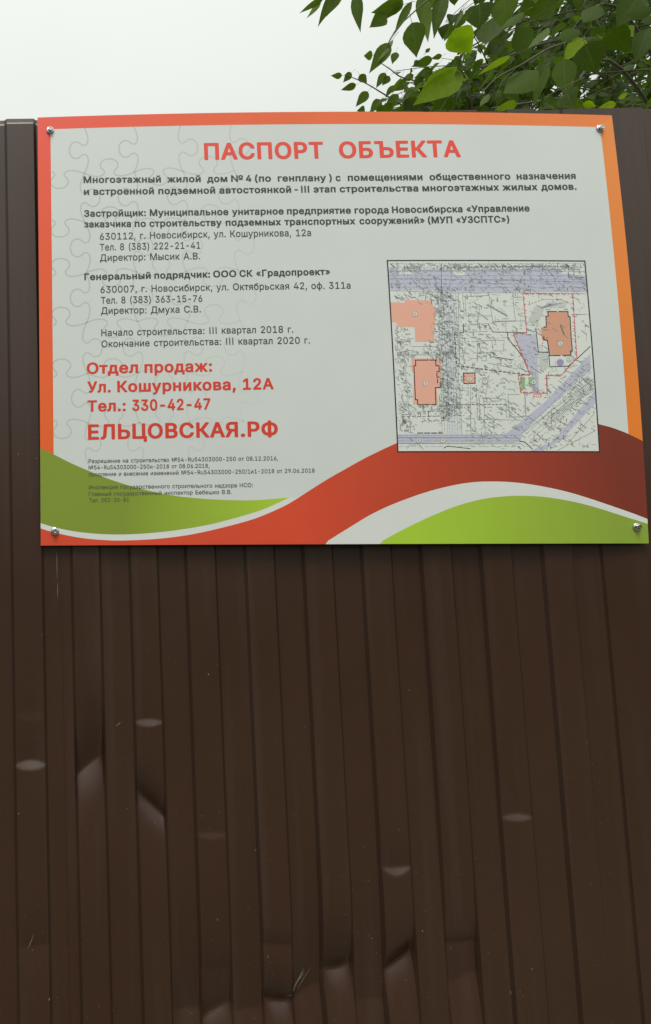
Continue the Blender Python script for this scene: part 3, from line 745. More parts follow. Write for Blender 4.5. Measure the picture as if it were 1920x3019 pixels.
  'я': '417|1,-16 -9,-9 -11,3 74,141 28,183 15,207 8,231 5,261 10,297 20,321 36,345 73,375 103,388 139,396 331,398 350,393 356,387 359,375 359,3 356,-9 337,-19 271,-19 253,-13 245,-3 245,117 241,123 193,123 187,119 103,-14 85,-19 13,-19|169,213 139,221 123,237 120,267 130,291 145,302 169,306 241,307 245,303 243,213',
  '№': '793|53,-9 47,5 47,509 50,515 65,520 119,520 132,515 335,169 340,179 340,509 343,515 353,520 413,520 425,517 429,509 429,5 426,-7 413,-11 353,-11 345,-7 137,345 137,-1 133,-7 125,-11|479,142 467,149 466,155 466,203 473,214 695,216 708,209 709,155 708,149 701,143|569,238 539,245 512,257 489,275 473,296 461,323 456,347 457,425 463,449 475,473 490,491 509,506 533,518 557,525 587,527 617,525 641,518 665,506 683,491 701,467 711,443 716,419 716,341 702,299 689,280 671,263 647,249 623,241|575,310 557,319 544,341 541,365 542,413 548,431 557,444 575,453 593,453 617,443 627,425 631,401 631,353 626,335 613,317 599,311',
 },
 'R': {
  '(': '282|172,-100 130,-19 98,77 83,167 84,263 94,329 111,401 133,467 158,521 175,545 238,545 243,539 204,443 177,353 163,275 159,203 164,137 178,71 200,5 243,-97 232,-102',
  ')': '282|36,-102 30,-97 31,-91 73,5 98,83 111,149 114,209 108,287 92,371 66,455 30,539 36,545 96,545 105,539 133,485 153,431 170,371 189,263 191,209 189,155 178,89 161,29 135,-37 104,-97 96,-102',
  ',': '197|36,-125 30,-121 31,-115 60,71 66,77 138,77 144,71 92,-121 84,-125',
  '-': '462|113,182 107,186 107,192 107,246 113,250 335,250 344,246 344,186 341,183',
  '.': '197|78,-8 60,3 47,18 42,36 46,60 58,78 72,88 90,92 114,90 132,79 144,62 148,42 146,24 134,6 120,-5 102,-10',
  '/': '258|13,-82 7,-78 8,-72 171,534 181,539 235,539 242,534 241,528 78,-78 73,-82',
  '0': '462|190,-9 151,4 118,25 89,58 69,94 53,142 43,196 40,256 43,310 52,364 63,400 82,439 106,472 136,497 172,514 208,521 244,521 292,509 327,490 357,460 380,424 396,382 408,328 413,256 410,196 400,142 387,100 364,58 340,30 304,5 268,-8 226,-13|208,57 184,66 166,80 151,100 138,124 127,160 120,196 118,286 129,358 152,412 167,430 184,443 208,452 232,453 256,449 279,436 298,415 314,388 326,352 333,316 335,220 322,142 310,112 294,88 274,70 256,60 232,56',
  '1': '462|75,-6 69,-2 71,58 195,61 205,64 205,430 201,434 87,352 79,358 80,430 195,514 279,514 283,508 283,64 291,61 396,58 398,-2 387,-6',
  '2': '462|62,-6 57,-2 56,46 59,52 278,289 304,328 313,370 306,406 289,430 257,448 218,453 182,445 155,424 140,399 133,358 62,357 58,364 60,388 74,435 90,460 114,484 140,502 170,514 200,520 236,521 272,516 302,505 328,490 349,472 377,430 388,382 387,352 380,322 362,285 329,238 167,64 392,62 397,52 396,-2 386,-6',
  '3': '462|174,-9 120,9 76,40 48,82 36,130 42,138 114,136 123,106 141,82 168,65 198,57 234,57 264,63 288,76 306,94 318,118 321,154 312,188 294,212 270,229 246,237 216,241 156,242 149,250 152,304 273,442 264,446 66,447 62,454 62,508 66,514 72,515 376,514 380,508 380,460 238,298 282,291 315,280 348,258 373,232 390,200 399,166 399,124 390,89 377,64 358,40 336,21 306,4 246,-11 210,-13',
  '4': '462|278,-5 274,-2 272,98 38,100 32,106 33,160 238,508 248,515 308,515 314,514 318,508 121,172 128,169 272,170 274,316 278,322 284,324 344,323 350,316 350,172 356,169 416,168 421,160 421,106 417,100 356,99 350,94 350,-2 344,-6',
  '5': '462|178,-9 130,9 90,40 63,82 52,130 58,136 124,136 130,130 142,95 166,72 202,57 244,58 280,75 304,102 319,142 319,184 309,214 294,238 273,256 244,268 214,271 184,267 154,256 130,240 61,250 88,508 92,514 100,515 370,514 374,508 374,454 370,447 166,446 157,442 144,322 148,318 196,336 238,339 280,332 316,317 348,292 375,256 392,214 398,172 396,130 386,94 366,58 338,28 304,6 268,-7 220,-13',
  '6': '462|188,-9 158,0 128,16 101,40 79,70 66,100 58,136 56,172 63,214 82,262 109,310 248,514 326,514 329,508 326,502 199,316 236,320 284,314 320,300 354,274 376,244 392,202 396,154 391,112 380,82 362,52 340,28 315,10 284,-4 254,-11 224,-13|206,57 170,73 147,100 134,136 135,184 150,220 176,245 212,258 248,257 279,244 306,214 319,172 317,130 301,94 277,70 242,56',
  '7': '462|91,-3 91,4 312,442 307,446 61,446 55,454 55,508 60,514 67,515 391,514 398,508 397,445 172,-2 163,-6 97,-6',
  '8': '462|182,-9 134,5 97,28 68,58 51,94 45,124 45,148 57,196 71,220 87,238 132,268 98,290 76,322 65,358 64,400 72,430 85,454 104,477 129,496 158,510 188,518 224,521 260,519 302,507 338,485 363,460 382,424 389,382 381,334 356,293 321,268 365,238 392,202 406,160 406,112 398,82 384,58 362,33 332,12 302,-1 266,-10 224,-13|200,57 158,72 132,100 123,136 125,160 132,178 157,208 194,225 236,229 278,218 308,196 323,172 329,136 323,106 306,82 278,64 242,56|206,297 174,310 151,334 140,370 146,406 161,430 188,447 224,454 263,448 290,431 307,406 312,376 307,346 292,322 267,304 236,296',
  '9': '462|128,-6 123,-2 125,4 253,190 206,189 164,196 128,212 96,238 72,274 59,316 56,364 64,406 77,436 98,466 122,489 146,503 176,515 212,521 248,520 278,514 308,502 335,484 359,460 378,430 391,394 396,358 395,328 388,292 375,256 349,208 208,-2 200,-6|212,250 176,264 148,292 135,328 134,370 146,406 172,436 206,452 242,453 278,439 303,412 317,376 318,328 305,292 284,268 254,253',
  ':': '197|78,-8 60,3 47,18 42,36 46,60 58,78 72,88 90,92 114,90 132,79 144,62 148,42 146,24 134,6 120,-5 102,-10|72,270 56,282 45,300 42,318 48,340 60,355 78,365 102,367 120,362 137,348 145,336 148,312 143,294 132,279 114,268 90,265',
  'I': '240|80,-6 160,-6 160,515 80,515',
  'R': '458|59,-6 53,-2 53,4 53,508 59,515 251,514 305,506 343,490 377,464 400,430 414,388 417,340 409,298 393,262 371,235 329,208 326,202 435,-2 425,-6 353,-6 347,-3 241,190 137,192 132,184 132,-2 125,-6|137,261 132,268 132,442 137,446 257,445 293,435 317,417 332,388 338,346 330,310 311,283 287,269 257,262',
  'u': '419|147,-7 111,5 87,23 67,47 52,83 45,137 45,377 48,383 119,383 121,143 125,113 135,89 151,71 171,61 201,56 231,61 255,74 274,95 284,119 288,149 291,383 362,383 365,-1 357,-6 297,-6 291,-1 290,29 285,34 260,11 225,-5 183,-11',
  'А': '489|15,-6 9,-2 10,4 194,508 201,515 279,514 284,508 470,-2 459,-6 393,-6 388,-2 339,135 147,136 141,135 138,130 92,-2 87,-6|171,205 166,208 237,424 243,416 313,208 303,205',
  'Б': '458|59,-6 53,-2 53,4 53,508 58,514 65,515 365,514 371,508 371,454 370,448 365,446 137,446 132,442 132,304 137,301 251,301 293,297 335,283 371,260 389,242 402,220 417,172 416,118 398,70 377,42 353,23 323,8 293,-1 245,-6|137,62 132,70 132,226 135,232 239,233 275,230 305,219 328,196 339,166 338,130 327,100 305,78 281,67 257,63',
  'В': '465|59,-6 53,-2 53,4 53,508 59,515 257,514 299,508 335,495 359,478 381,454 394,430 403,400 405,358 396,322 375,292 338,268 389,232 407,208 418,184 424,154 424,118 418,88 407,64 389,40 366,22 341,9 305,-1 257,-6|137,63 132,70 132,220 137,225 251,225 281,221 317,203 337,178 347,148 346,118 334,94 314,76 293,68 263,64|137,291 132,298 132,442 137,446 269,443 299,431 317,412 328,382 326,352 316,328 293,306 275,297 251,292',
  'Г': '410|59,-6 53,-2 53,4 53,508 58,514 65,515 371,514 377,508 377,454 371,446 137,446 132,442 132,-2 125,-6',
  'Д': '578|30,-115 25,-111 24,-105 24,57 30,62 72,65 96,99 114,147 132,243 156,512 162,515 485,513 488,507 488,69 492,63 534,63 545,57 544,-111 534,-115 474,-115 468,-112 467,-9 462,-6 108,-6 101,-9 101,-111 90,-115|162,63 184,111 203,189 213,267 228,442 234,446 402,446 408,443 409,63',
  'И': '532|59,-6 53,-2 53,4 53,508 58,514 65,515 125,515 132,508 131,130 132,124 137,123 383,513 467,514 471,508 471,-2 461,-6 401,-6 391,-2 394,382 389,390 339,304 144,-2 137,-6',
  'К': '476|59,-6 53,-2 53,4 53,508 59,515 125,515 131,511 132,298 137,293 185,293 196,298 359,514 443,514 448,508 444,502 260,262 456,-2 449,-6 371,-6 365,-3 197,222 191,225 143,225 132,220 132,-2 125,-6',
  'М': '637|59,-6 53,-2 53,4 53,508 58,514 149,515 155,514 160,508 286,184 311,111 317,103 344,184 468,508 479,515 569,515 575,510 575,-2 569,-6 509,-6 497,-2 497,383 349,-2 341,-6 287,-6 279,-2 162,292 131,380 129,-2 119,-6',
  'Н': '526|59,-6 53,-2 53,4 53,508 58,514 65,515 125,515 132,508 132,298 137,295 377,295 385,298 385,508 395,515 461,514 464,508 464,-2 455,-6 395,-6 385,-2 383,225 143,226 137,226 132,220 132,-2 125,-6',
  'О': '542|225,-9 177,4 135,28 99,60 70,100 51,142 37,196 33,256 37,310 50,364 65,400 88,436 123,472 159,496 201,513 249,521 303,519 348,508 393,485 435,449 462,412 484,364 496,316 500,256 496,196 483,142 464,100 435,59 405,32 363,7 321,-7 267,-13|231,63 201,74 172,94 150,118 132,148 119,184 113,220 111,268 115,304 123,340 136,370 156,400 175,418 201,434 225,444 255,449 291,448 321,440 351,424 377,400 398,370 410,340 420,298 423,256 419,208 411,172 396,136 375,106 355,88 327,71 297,62 267,59',
  'Р': '454|59,-6 53,-2 53,4 53,508 59,515 251,514 293,509 335,493 359,478 382,454 397,430 409,400 415,370 415,328 408,292 396,262 380,238 359,217 335,201 305,189 251,180 134,178 132,-2 125,-6|137,248 132,256 132,442 137,446 257,444 287,437 313,418 331,388 337,346 330,304 311,274 287,258 257,250',
  'С': '519|225,-9 177,4 134,28 99,60 70,100 51,142 37,196 33,256 38,316 49,364 72,412 98,448 130,478 171,502 213,516 267,522 309,518 345,509 375,496 425,460 445,436 463,406 476,370 480,346 471,342 405,343 389,382 372,406 345,429 315,443 285,449 255,449 225,444 195,431 165,409 143,382 128,352 117,316 112,274 112,226 119,184 132,148 159,106 189,81 225,65 273,59 321,68 357,88 383,118 405,166 471,166 477,165 480,160 469,118 451,82 427,52 393,23 357,4 315,-8 267,-13',
  'Т': '458|186,-3 185,442 180,446 30,446 24,454 24,508 30,514 36,515 420,514 424,508 424,454 420,446 270,446 264,442 264,-2 252,-6 192,-6',
  'а': '398|125,-11 95,-2 71,11 53,27 36,50 27,74 23,104 25,134 33,158 59,189 101,210 149,221 257,238 267,248 264,284 255,302 241,314 227,320 203,325 173,323 143,312 123,296 107,272 101,268 41,285 34,290 35,296 47,320 66,344 89,362 119,377 150,386 185,390 221,389 257,381 287,367 311,348 330,320 341,290 344,254 344,2 342,-4 335,-6 275,-6 269,2 269,32 242,8 209,-8 167,-14|143,55 119,65 103,86 100,116 113,139 131,151 155,158 266,176 266,122 258,98 245,80 227,66 203,55 173,51',
  'б': '420|171,-11 123,6 87,32 57,68 39,104 28,158 27,224 34,302 47,356 60,386 76,410 99,432 123,447 171,465 273,481 282,488 291,514 351,514 356,506 350,470 341,452 323,434 285,418 195,405 153,393 123,369 107,338 99,302 100,308 136,338 183,362 213,368 237,369 285,358 316,338 345,308 369,266 381,224 385,176 379,128 363,83 337,44 303,14 267,-4 219,-14|177,56 159,64 141,77 127,92 114,116 103,164 108,218 127,260 159,290 195,302 237,301 255,294 273,282 297,247 308,194 304,134 287,92 261,66 225,53 201,52',
  'в': '401|51,-6 45,-2 45,4 46,382 57,385 237,384 279,374 309,358 337,328 350,292 350,262 342,238 327,220 300,202 302,196 339,171 361,136 365,112 365,88 359,64 349,46 334,28 315,14 267,-3 231,-6|123,62 118,64 118,70 118,154 119,160 123,163 243,162 267,154 282,136 287,118 286,94 276,76 261,67 237,62|123,226 118,232 120,316 231,316 259,304 272,286 271,256 261,242 246,232 213,226',
  'г': '313|51,-6 45,-2 45,4 46,382 57,385 285,385 296,382 297,322 291,317 122,316 121,-2 111,-6',
  'д': '436|11,-115 6,-111 5,-105 6,57 11,62 41,63 62,93 73,123 87,195 103,381 113,385 359,384 364,375 364,69 365,62 413,62 422,57 421,-111 413,-116 353,-116 346,-111 346,-9 341,-6 89,-6 82,-9 81,-111 71,-116|131,62 130,69 145,105 156,159 173,315 287,315 288,63',
  'е': '413|171,-10 135,0 105,17 79,38 57,68 40,104 30,140 27,188 30,230 38,266 54,302 74,332 100,356 129,374 165,386 201,390 237,388 267,380 297,366 325,344 345,320 362,290 373,254 378,218 379,170 375,164 369,163 111,163 104,158 117,110 132,86 152,68 177,57 201,53 231,53 261,63 283,80 303,111 369,96 372,92 371,86 361,62 343,38 321,18 297,4 267,-7 237,-13|111,227 105,230 111,254 122,278 135,295 165,316 201,324 237,320 267,302 288,272 300,230 291,227',
  'з': '352|132,-7 89,6 53,30 32,60 24,96 30,101 96,101 114,72 132,61 156,54 198,57 225,72 235,84 241,102 240,120 234,135 219,150 198,160 132,167 130,216 138,223 186,225 215,240 229,264 228,294 222,306 209,318 192,326 174,328 144,323 123,312 112,300 102,276 36,276 32,282 34,300 43,324 56,342 75,360 96,373 150,388 210,386 240,376 266,360 288,337 300,312 305,276 300,246 282,219 250,198 288,175 309,150 319,120 318,84 310,60 294,37 276,20 252,6 222,-5 192,-10',
  'и': '420|51,-6 45,-2 45,4 46,382 57,385 111,385 120,382 123,125 294,382 303,385 363,383 365,-2 357,-6 297,-6 289,-2 289,238 285,250 118,-2 111,-6',
  'й': '420|51,-6 45,-2 45,4 46,382 57,385 111,385 120,382 123,125 294,382 303,385 363,383 365,-2 357,-6 297,-6 289,-2 289,238 285,250 118,-2 111,-6|177,430 141,447 117,472 103,502 101,532 153,535 157,532 163,508 171,496 189,485 207,482 225,486 240,496 248,508 255,534 303,535 310,532 311,514 303,488 290,466 271,448 249,436 225,429 201,427',
  'к': '385|51,-6 45,-2 45,4 46,382 57,385 111,385 120,382 121,226 123,222 129,221 147,221 153,226 285,385 363,385 372,382 369,373 223,196 375,-2 369,-6 285,-4 165,150 159,153 129,153 121,148 121,-2 111,-6',
  'л': '409|5,-6 -1,-2 0,58 5,62 35,64 48,70 60,88 67,112 75,178 85,382 95,385 347,385 354,382 355,-2 347,-6 287,-6 279,-2 279,310 276,316 161,317 156,310 145,130 136,82 126,52 105,22 80,4 47,-5',
  'м': '544|51,-6 45,-2 45,4 46,382 57,385 141,385 151,382 243,160 267,91 292,160 383,382 393,385 483,385 489,382 489,-2 483,-6 423,-6 414,-2 414,256 411,265 301,-2 291,-6 243,-6 233,-2 123,262 121,-2 111,-6',
  'н': '418|51,-6 45,-2 45,4 46,382 57,385 111,385 120,382 121,232 129,229 285,230 289,382 297,385 357,385 362,382 363,-2 351,-6 297,-6 287,-2 285,160 123,161 121,-2 111,-6',
  'о': '424|171,-11 135,0 105,17 75,44 54,74 39,108 30,146 27,200 32,242 42,278 61,314 86,344 111,364 141,379 171,387 207,390 249,386 285,375 315,357 341,332 362,302 377,266 385,230 388,182 383,134 373,98 355,62 333,35 309,15 279,-1 249,-10 207,-14|183,55 165,61 147,73 130,92 119,110 105,164 107,224 123,272 147,303 165,315 183,321 225,323 249,316 267,304 285,285 296,266 310,212 309,152 293,104 267,72 249,60 231,55 207,52',
  'п': '417|51,-6 45,-2 45,4 46,382 57,385 351,385 361,382 363,-2 351,-6 297,-6 287,-2 286,316 123,317 121,-2 111,-6',
  'р': '433|51,-149 45,-144 45,-138 45,378 51,385 117,384 123,339 153,369 171,380 195,387 249,389 297,376 327,358 356,330 377,294 390,258 397,216 397,162 390,120 378,84 356,48 327,18 297,0 261,-11 219,-14 183,-8 148,12 123,39 121,-144 111,-149|207,54 171,66 153,82 139,102 123,150 121,210 133,264 157,300 189,319 231,323 255,318 273,308 301,276 317,228 320,168 307,114 283,78 267,65 249,57',
  'с': '405|171,-11 135,0 105,17 75,44 54,74 39,108 30,146 27,188 31,236 40,272 57,307 80,338 105,359 135,376 171,387 207,390 243,387 285,374 323,350 351,319 369,278 363,271 303,256 296,260 289,278 276,296 261,309 243,318 219,323 195,323 171,317 154,308 135,290 123,272 107,224 105,164 119,110 134,86 153,68 177,57 201,53 237,56 263,68 281,86 303,123 363,109 370,104 369,98 357,68 341,44 321,24 297,8 267,-5 237,-12 207,-14',
  'т': '334|131,-6 125,-2 125,4 125,316 5,319 0,322 -1,328 0,382 11,385 323,384 326,376 326,328 323,320 201,316 200,-2 191,-6',
  'у': '398|58,-148 40,-141 54,-87 58,-80 100,-83 120,-75 137,-51 154,-3 10,381 22,385 82,385 91,381 196,91 298,381 304,385 376,384 378,375 213,-57 195,-93 171,-123 142,-141 106,-150',
  'ф': '486|207,-149 201,-144 200,-18 195,-14 153,-6 123,6 93,26 67,54 46,90 32,132 27,174 28,216 33,246 44,282 60,312 81,338 105,359 129,373 159,384 195,390 200,396 201,510 207,515 267,515 277,510 279,391 321,384 352,372 381,353 409,324 428,294 443,252 450,204 449,162 445,132 434,96 417,63 395,36 374,18 345,1 277,-18 277,-144 267,-149|183,52 165,59 147,71 123,102 107,144 103,198 111,246 130,288 159,316 195,328 200,324 200,54 195,50|279,51 277,324 285,328 321,315 351,282 370,234 375,180 367,132 347,90 331,72 315,60 297,53',
  'х': '388|19,-6 14,-2 15,4 145,196 22,376 23,382 31,385 97,385 106,382 187,254 193,251 220,298 277,384 349,385 358,382 358,376 234,190 365,-2 355,-6 283,-5 193,133 187,138 97,-3 91,-6',
  'ц': '424|339,-113 336,-105 336,-9 333,-6 57,-6 46,-3 45,375 46,381 51,385 111,385 121,381 123,62 286,63 287,381 297,385 357,385 362,381 363,63 405,62 413,57 412,-111 405,-115',
  'ч': '410|285,-6 280,-2 280,4 279,120 201,112 147,118 99,140 67,172 55,196 46,238 46,382 57,385 111,385 120,382 121,250 128,220 140,202 156,190 177,183 201,181 249,185 279,194 281,382 291,385 354,382 355,-2 345,-6',
  'ш': '581|51,-6 45,-2 45,4 46,382 57,385 111,385 120,382 121,64 129,62 247,64 248,376 249,382 255,385 315,385 323,382 324,64 450,64 452,382 459,385 519,385 526,382 525,-3 519,-6',
  'ы': '520|51,-6 45,-2 45,4 45,376 51,385 117,385 121,376 122,250 243,248 279,240 306,226 334,202 352,172 360,136 359,100 350,70 331,40 303,17 273,3 225,-6|393,-5 389,4 389,376 391,382 399,385 459,385 465,376 465,-2 459,-6|123,63 123,180 231,180 261,167 278,148 284,130 283,106 274,88 255,72 219,63',
  'ь': '397|51,-6 45,-2 45,4 45,376 51,385 117,385 121,376 122,250 243,248 279,240 306,226 334,202 352,172 360,136 359,100 350,70 331,40 303,17 273,3 225,-6|123,63 123,180 231,180 261,167 278,148 284,130 283,106 274,88 255,72 219,63',
  'я': '394|14,-6 8,-2 9,4 99,148 74,162 50,184 34,208 27,232 24,262 28,292 38,317 53,340 86,366 110,376 140,382 182,385 338,383 339,-2 332,-6 272,-6 264,-2 264,130 260,136 182,136 176,135 92,-3 86,-6|152,202 120,214 103,238 102,274 116,301 134,312 164,319 260,320 264,316 264,202 260,200',
  '№': '770|59,-6 53,-2 53,4 53,508 58,514 65,515 121,514 130,508 341,149 346,160 346,508 353,515 419,514 424,508 423,-2 413,-6 353,-6 347,-2 137,358 131,346 131,-2 125,-6|479,147 472,154 472,202 479,211 695,211 702,208 703,202 703,154 700,148|563,244 533,252 509,265 491,281 474,304 465,328 461,352 464,430 471,454 485,477 503,495 521,507 545,517 569,521 623,518 647,510 669,496 687,478 701,456 712,412 709,334 692,292 677,274 659,261 617,245|587,304 563,309 547,322 539,340 536,370 537,412 544,436 563,454 587,459 611,454 624,442 635,420 637,394 636,352 629,328 613,310',
 },
}

_cap = {}


def text_mesh(body, bold):
    """letters drawn from the outlines in GLYPHS (thousandths of an em), counters left open"""
    G = GLYPHS['B' if bold else 'R']
    c = bpy.data.curves.new('letters', 'CURVE')
    c.dimensions = '2D'
    c.fill_mode = 'FRONT'
    x = 0
    for ch in body:
        if ch == ' ':
            x += 270
            continue
        adv, loops = G[ch].split('|', 1)
        for lp in loops.split('|'):
            p = [tuple(map(int, q.split(','))) for q in lp.split()]
            sp_ = c.splines.new('POLY')
            sp_.points.add(len(p) - 1)
            for k, (a, b) in enumerate(p):
                sp_.points[k].co = ((x + a) / 1000, b / 1000, 0, 1)
            sp_.use_cyclic_u = True
        x += int(adv)
    o = bpy.data.objects.new('letters', c)
    COL.objects.link(o)
    dg = bpy.context.evaluated_depsgraph_get()
    dg.update()
    me = bpy.data.meshes.new_from_object(o.evaluated_get(dg))
    bpy.data.objects.remove(o)
    bpy.data.curves.remove(c)
    return me


def cap_h(bold):
    if bold not in _cap:
        me = text_mesh('Н', bold)
        ys = [v.co.y for v in me.vertices]
        _cap[bold] = (min(ys), max(ys))
    return _cap[bold]


def add_word(bm, body, px0, px1, base, cap, bold):
    """set one run of type between two photograph columns on a base line (left y, right y at the line's ends given by base)"""
    (xa, ya), (xb, yb) = base
    f = lambda x: ya + (yb - ya) * (x - xa) / (xb - xa)
    u0, v0 = uv(px0, f(px0))
    u1, v1 = uv(px1, f(px1))
    top = uv(px0, f(px0) - cap)
    h = top[1] - v0
    me = text_mesh(body, bold)
    lo, hi = cap_h(bold)
    xs = [v.co.x for v in me.vertices]
    x0, x1 = min(xs), max(xs)
    sx, sy = (u1 - u0) / (x1 - x0), h / (hi - lo)
    vmap = []
    for v in me.vertices:
        t = (v.co.x - x0) / (x1 - x0)
        vmap.append(bm.verts.new((u0 + (v.co.x - x0) * sx, v0 + (v1 - v0) * t + (v.co.y - lo) * sy, 0)))
    for p in me.polygons:
        try:
            bm.faces.new([vmap[i] for i in p.vertices])
        except ValueError:
            pass
    bpy.data.meshes.remove(me)


def X1(v): return v * .627
def X2(v): return 960 + v * .627


def block(name, lines, material, layer, label=None):
    bm = bmesh.new()
    for (words, base, cap, bold) in lines:
        for (body, a, b) in words:
            add_word(bm, body, a, b, base, cap, bold)
    bm.normal_update()
    o = finish(name, bm, layer, [material], sign, 0)
    if label:
        o['label'] = label
    return o


INK = print_mat('grey_ink', C(62, 68, 64))
INK_FINE = print_mat('grey_ink_fine', C(70, 75, 70))
RED_T = print_mat('red_ink_title', C(218, 76, 62))
RED_S = print_mat('red_ink_sales', C(205, 62, 44))

for wd_ in (('ПАСПОРТ', 603, 955), ('ОБЪЕКТА', 1001, 1359)):
    block('heading_word', [([wd_], ((603, 471.5), (1359, 463)), 49.5, True)], RED_T, 8, 'large red bold word of the heading')
B1 = ((246.5, 540), (1698, 528))
B2 = ((247.7, 575), (1700, 559.5))
B3 = ((248, 639.5), (1562, 623.5))
B4 = ((249, 671), (1502, 656))
B8 = ((249.5, 826.5), (973, 810.5))
CB = 20.0
block('paragraph', [
    ([('Многоэтажный', 246.5, 475), ('жилой', 493.5, 592.5), ('дом', 611, 671), ('№', 682, 717), ('4', 725, 742), ('(по', 752, 799.5), ('генплану', 819.5, 962), (')', 971, 979),
      ('с', 990, 1005), ('помещениями', 1026, 1246.5), ('общественного', 1267, 1505.5), ('назначения', 1524, 1698)], B1, CB, True),
    ([('и', X1(395), X1(420)), ('встроенной', X1(440), X1(725)), ('подземной', X1(745), X1(1013)), ('автостоянкой', X1(1032), X1(1370)), ('-', X1(1386), X1(1402)), ('III', X1(1417), X1(1455)), ('этап', X1(1475), X2(48)),
      ('строительства', X2(67), X2(437)), ('многоэтажных', X2(456), X2(816)), ('жилых', X2(833), X2(997)), ('домов.', X2(1015), X2(1181))], B2, CB, True)], INK, 8)
block('paragraph', [
    ([('Застройщик:', X1(396), X1(687)), ('Муниципальное', X1(705), X1(1075)), ('унитарное', X1(1092), X1(1335)), ('предприятие', X1(1350), X2(120)), ('города', X2(137), X2(297)), ('Новосибирска', X2(313), X2(645)), ('«Управление', X2(663), X2(960))], B3, CB, True),
    ([('заказчика', X1(397), X1(617)), ('по', X1(634), X1(687)), ('строительству', X1(703), X1(1043)), ('подземных', X1(1062), X1(1322)), ('транспортных', X1(1338), X2(140)), ('сооружений»', X2(160), X2(467)), ('(МУП', X2(482), X2(597)), ('«УЗСПТС»)', X2(615), X2(865))], B4, CB, True),
    ([('630112, г. Новосибирск, ул. Кошурникова, 12а', 294.7, 917.5)], ((294.7, 707.5), (917.5, 696)), CB, False),
    ([('Тел. 8 (383) 222-21-41', 294.7, 591)], ((294.7, 739), (591, 733)), CB, False),
    ([('Директор: Мысик А.В.', 295, 590.6)], ((295, 770), (590.6, 764.5)), CB, False)], INK, 8)
block('paragraph', [
    ([('Генеральный', 249, 445), ('подрядчик:', 455.5, 620), ('ООО', X1(1003), X1(1112)), ('СК', X1(1127), X1(1188)), ('«Градопроект»', X1(1205), 974)], B8, CB, True),
    ([('630007, г. Новосибирск, ул. Октябрьская 42, оф. 311а', 296.6, 1034)], ((296.6, 864), (1034, 851)), CB, False),
    ([('Тел. 8 (383) 363-15-76', 298, 597)], ((298, 895.6), (597, 890)), CB, False),
    ([('Директор: Дмуха С.В.', 298, 592.5)], ((298, 926), (592.5, 921)), CB, False)], INK, 8)
block('paragraph', [
    ([('Начало строительства: III квартал 2018 г.', 299, 865)], ((299, 991), (865, 980.5)), CB, False),
    ([('Окончание строительства: III квартал 2020 г.', 299.7, 914)], ((299.7, 1024), (914, 1013)), CB, False)], INK, 8)
block('sales_lettering', [
    ([('Отдел', 256, X1(650)), ('продаж:', X1(680), 626)], ((256, 1102.5), (626, 1095.5)), 33.5, True),
    ([('Ул.', 258, X1(522)), ('Кошурникова,', X1(552), X1(1110)), ('12А', X1(1143), 807)], ((258, 1158), (807, 1147.5)), 33.5, True),
    ([('Тел.:', 258, X1(592)), ('330-42-47', X1(622), 621)], ((258, 1214), (621, 1207.5)), 33.5, True)], RED_S, 8, 'red bold sales office lines')
block('sales_lettering', [([('ЕЛЬЦОВСКАЯ.РФ', 260, 820)], ((260, 1296.6), (820, 1286.6)), 45, True)], RED_S, 8, 'red bold capitals of the web address')
CS = 12.0
block('permit_lettering', [
    ([('Разрешение на строительство №54-Ru54303000-250 от 08.12.2016,', 261.5, 820)], ((261.5, 1365.5), (820, 1357)), CS, False),
    ([('№54-Ru54303000-250и-2018 от 08.06.2018,', 261.5, 617.6)], ((261.5, 1384.5), (617.6, 1379)), CS, False),
    ([('продление и внесение изменений №54-Ru54303000-250/1и1-2018 от 29.06.2018', 261.5, 928)], ((261.5, 1404.5), (928, 1393)), CS, False),
    ([('Инспекция государственного строительного надзора НСО:', 262, 746)], ((262, 1443), (746, 1436)), CS, False),
    ([('Главный государственный инспектор Бебешко В.В.', 262, 683.4)], ((262, 1462.7), (683.4, 1456)), CS, False),
    ([('Тел. 383-30-81', 263, 380.6)], ((263, 1481.5), (380.6, 1479)), CS, False)], INK_FINE, 8, 'small grey permit lines')

# ------------------------------------------------------------------ site plan
def mp(zx, zy):
    """photograph pixel of a point of the plan"""
    return uv(1120 + zx * .44415, 750 + zy * .44415)


def mpoly(pts):
    return [mp(a, b) for a, b in pts]


# plan coordinates s, t in 0..1 inside the frame
QTL, QTR, QBL, QBR = (50, 42), (1360, 45), (120, 1310), (1458, 1310)


def st(s, t):
    a = (QTL[0] + (QTR[0] - QTL[0]) * s, QTL[1] + (QTR[1] - QTL[1]) * s)
    b = (QBL[0] + (QBR[0] - QBL[0]) * s, QBL[1] + (QBR[1] - QBL[1]) * s)
    return (a[0] + (b[0] - a[0]) * t, a[1] + (b[1] - a[1]) * t)


def stroke(polys, pts, wd, closed=False, dash=None):
    """ribbon along plan points, width in plan pixels"""
    P = [Vector(p) for p in pts]
    if closed:
        P.append(P[0].copy())
    for i in range(len(P) - 1):
        a, b = P[i], P[i + 1]
        d = b - a
        L = d.length
        if L < .1:
            continue
        d.normalize()
        n = Vector((-d.y, d.x)) * wd / 2
        segs = [(0, L)]
        if dash:
            segs, s = [], 0
            while s < L:
                segs.append((s, min(L, s + dash[0])))
                s += dash[0] + dash[1]
        for s0, s1 in segs:
            e = wd / 2 if not dash else 0
            A, B = a + d * (s0 - e), a + d * (s1 + e)
            polys.append([mp(*(A + n)), mp(*(A - n)), mp(*(B - n)), mp(*(B + n))])


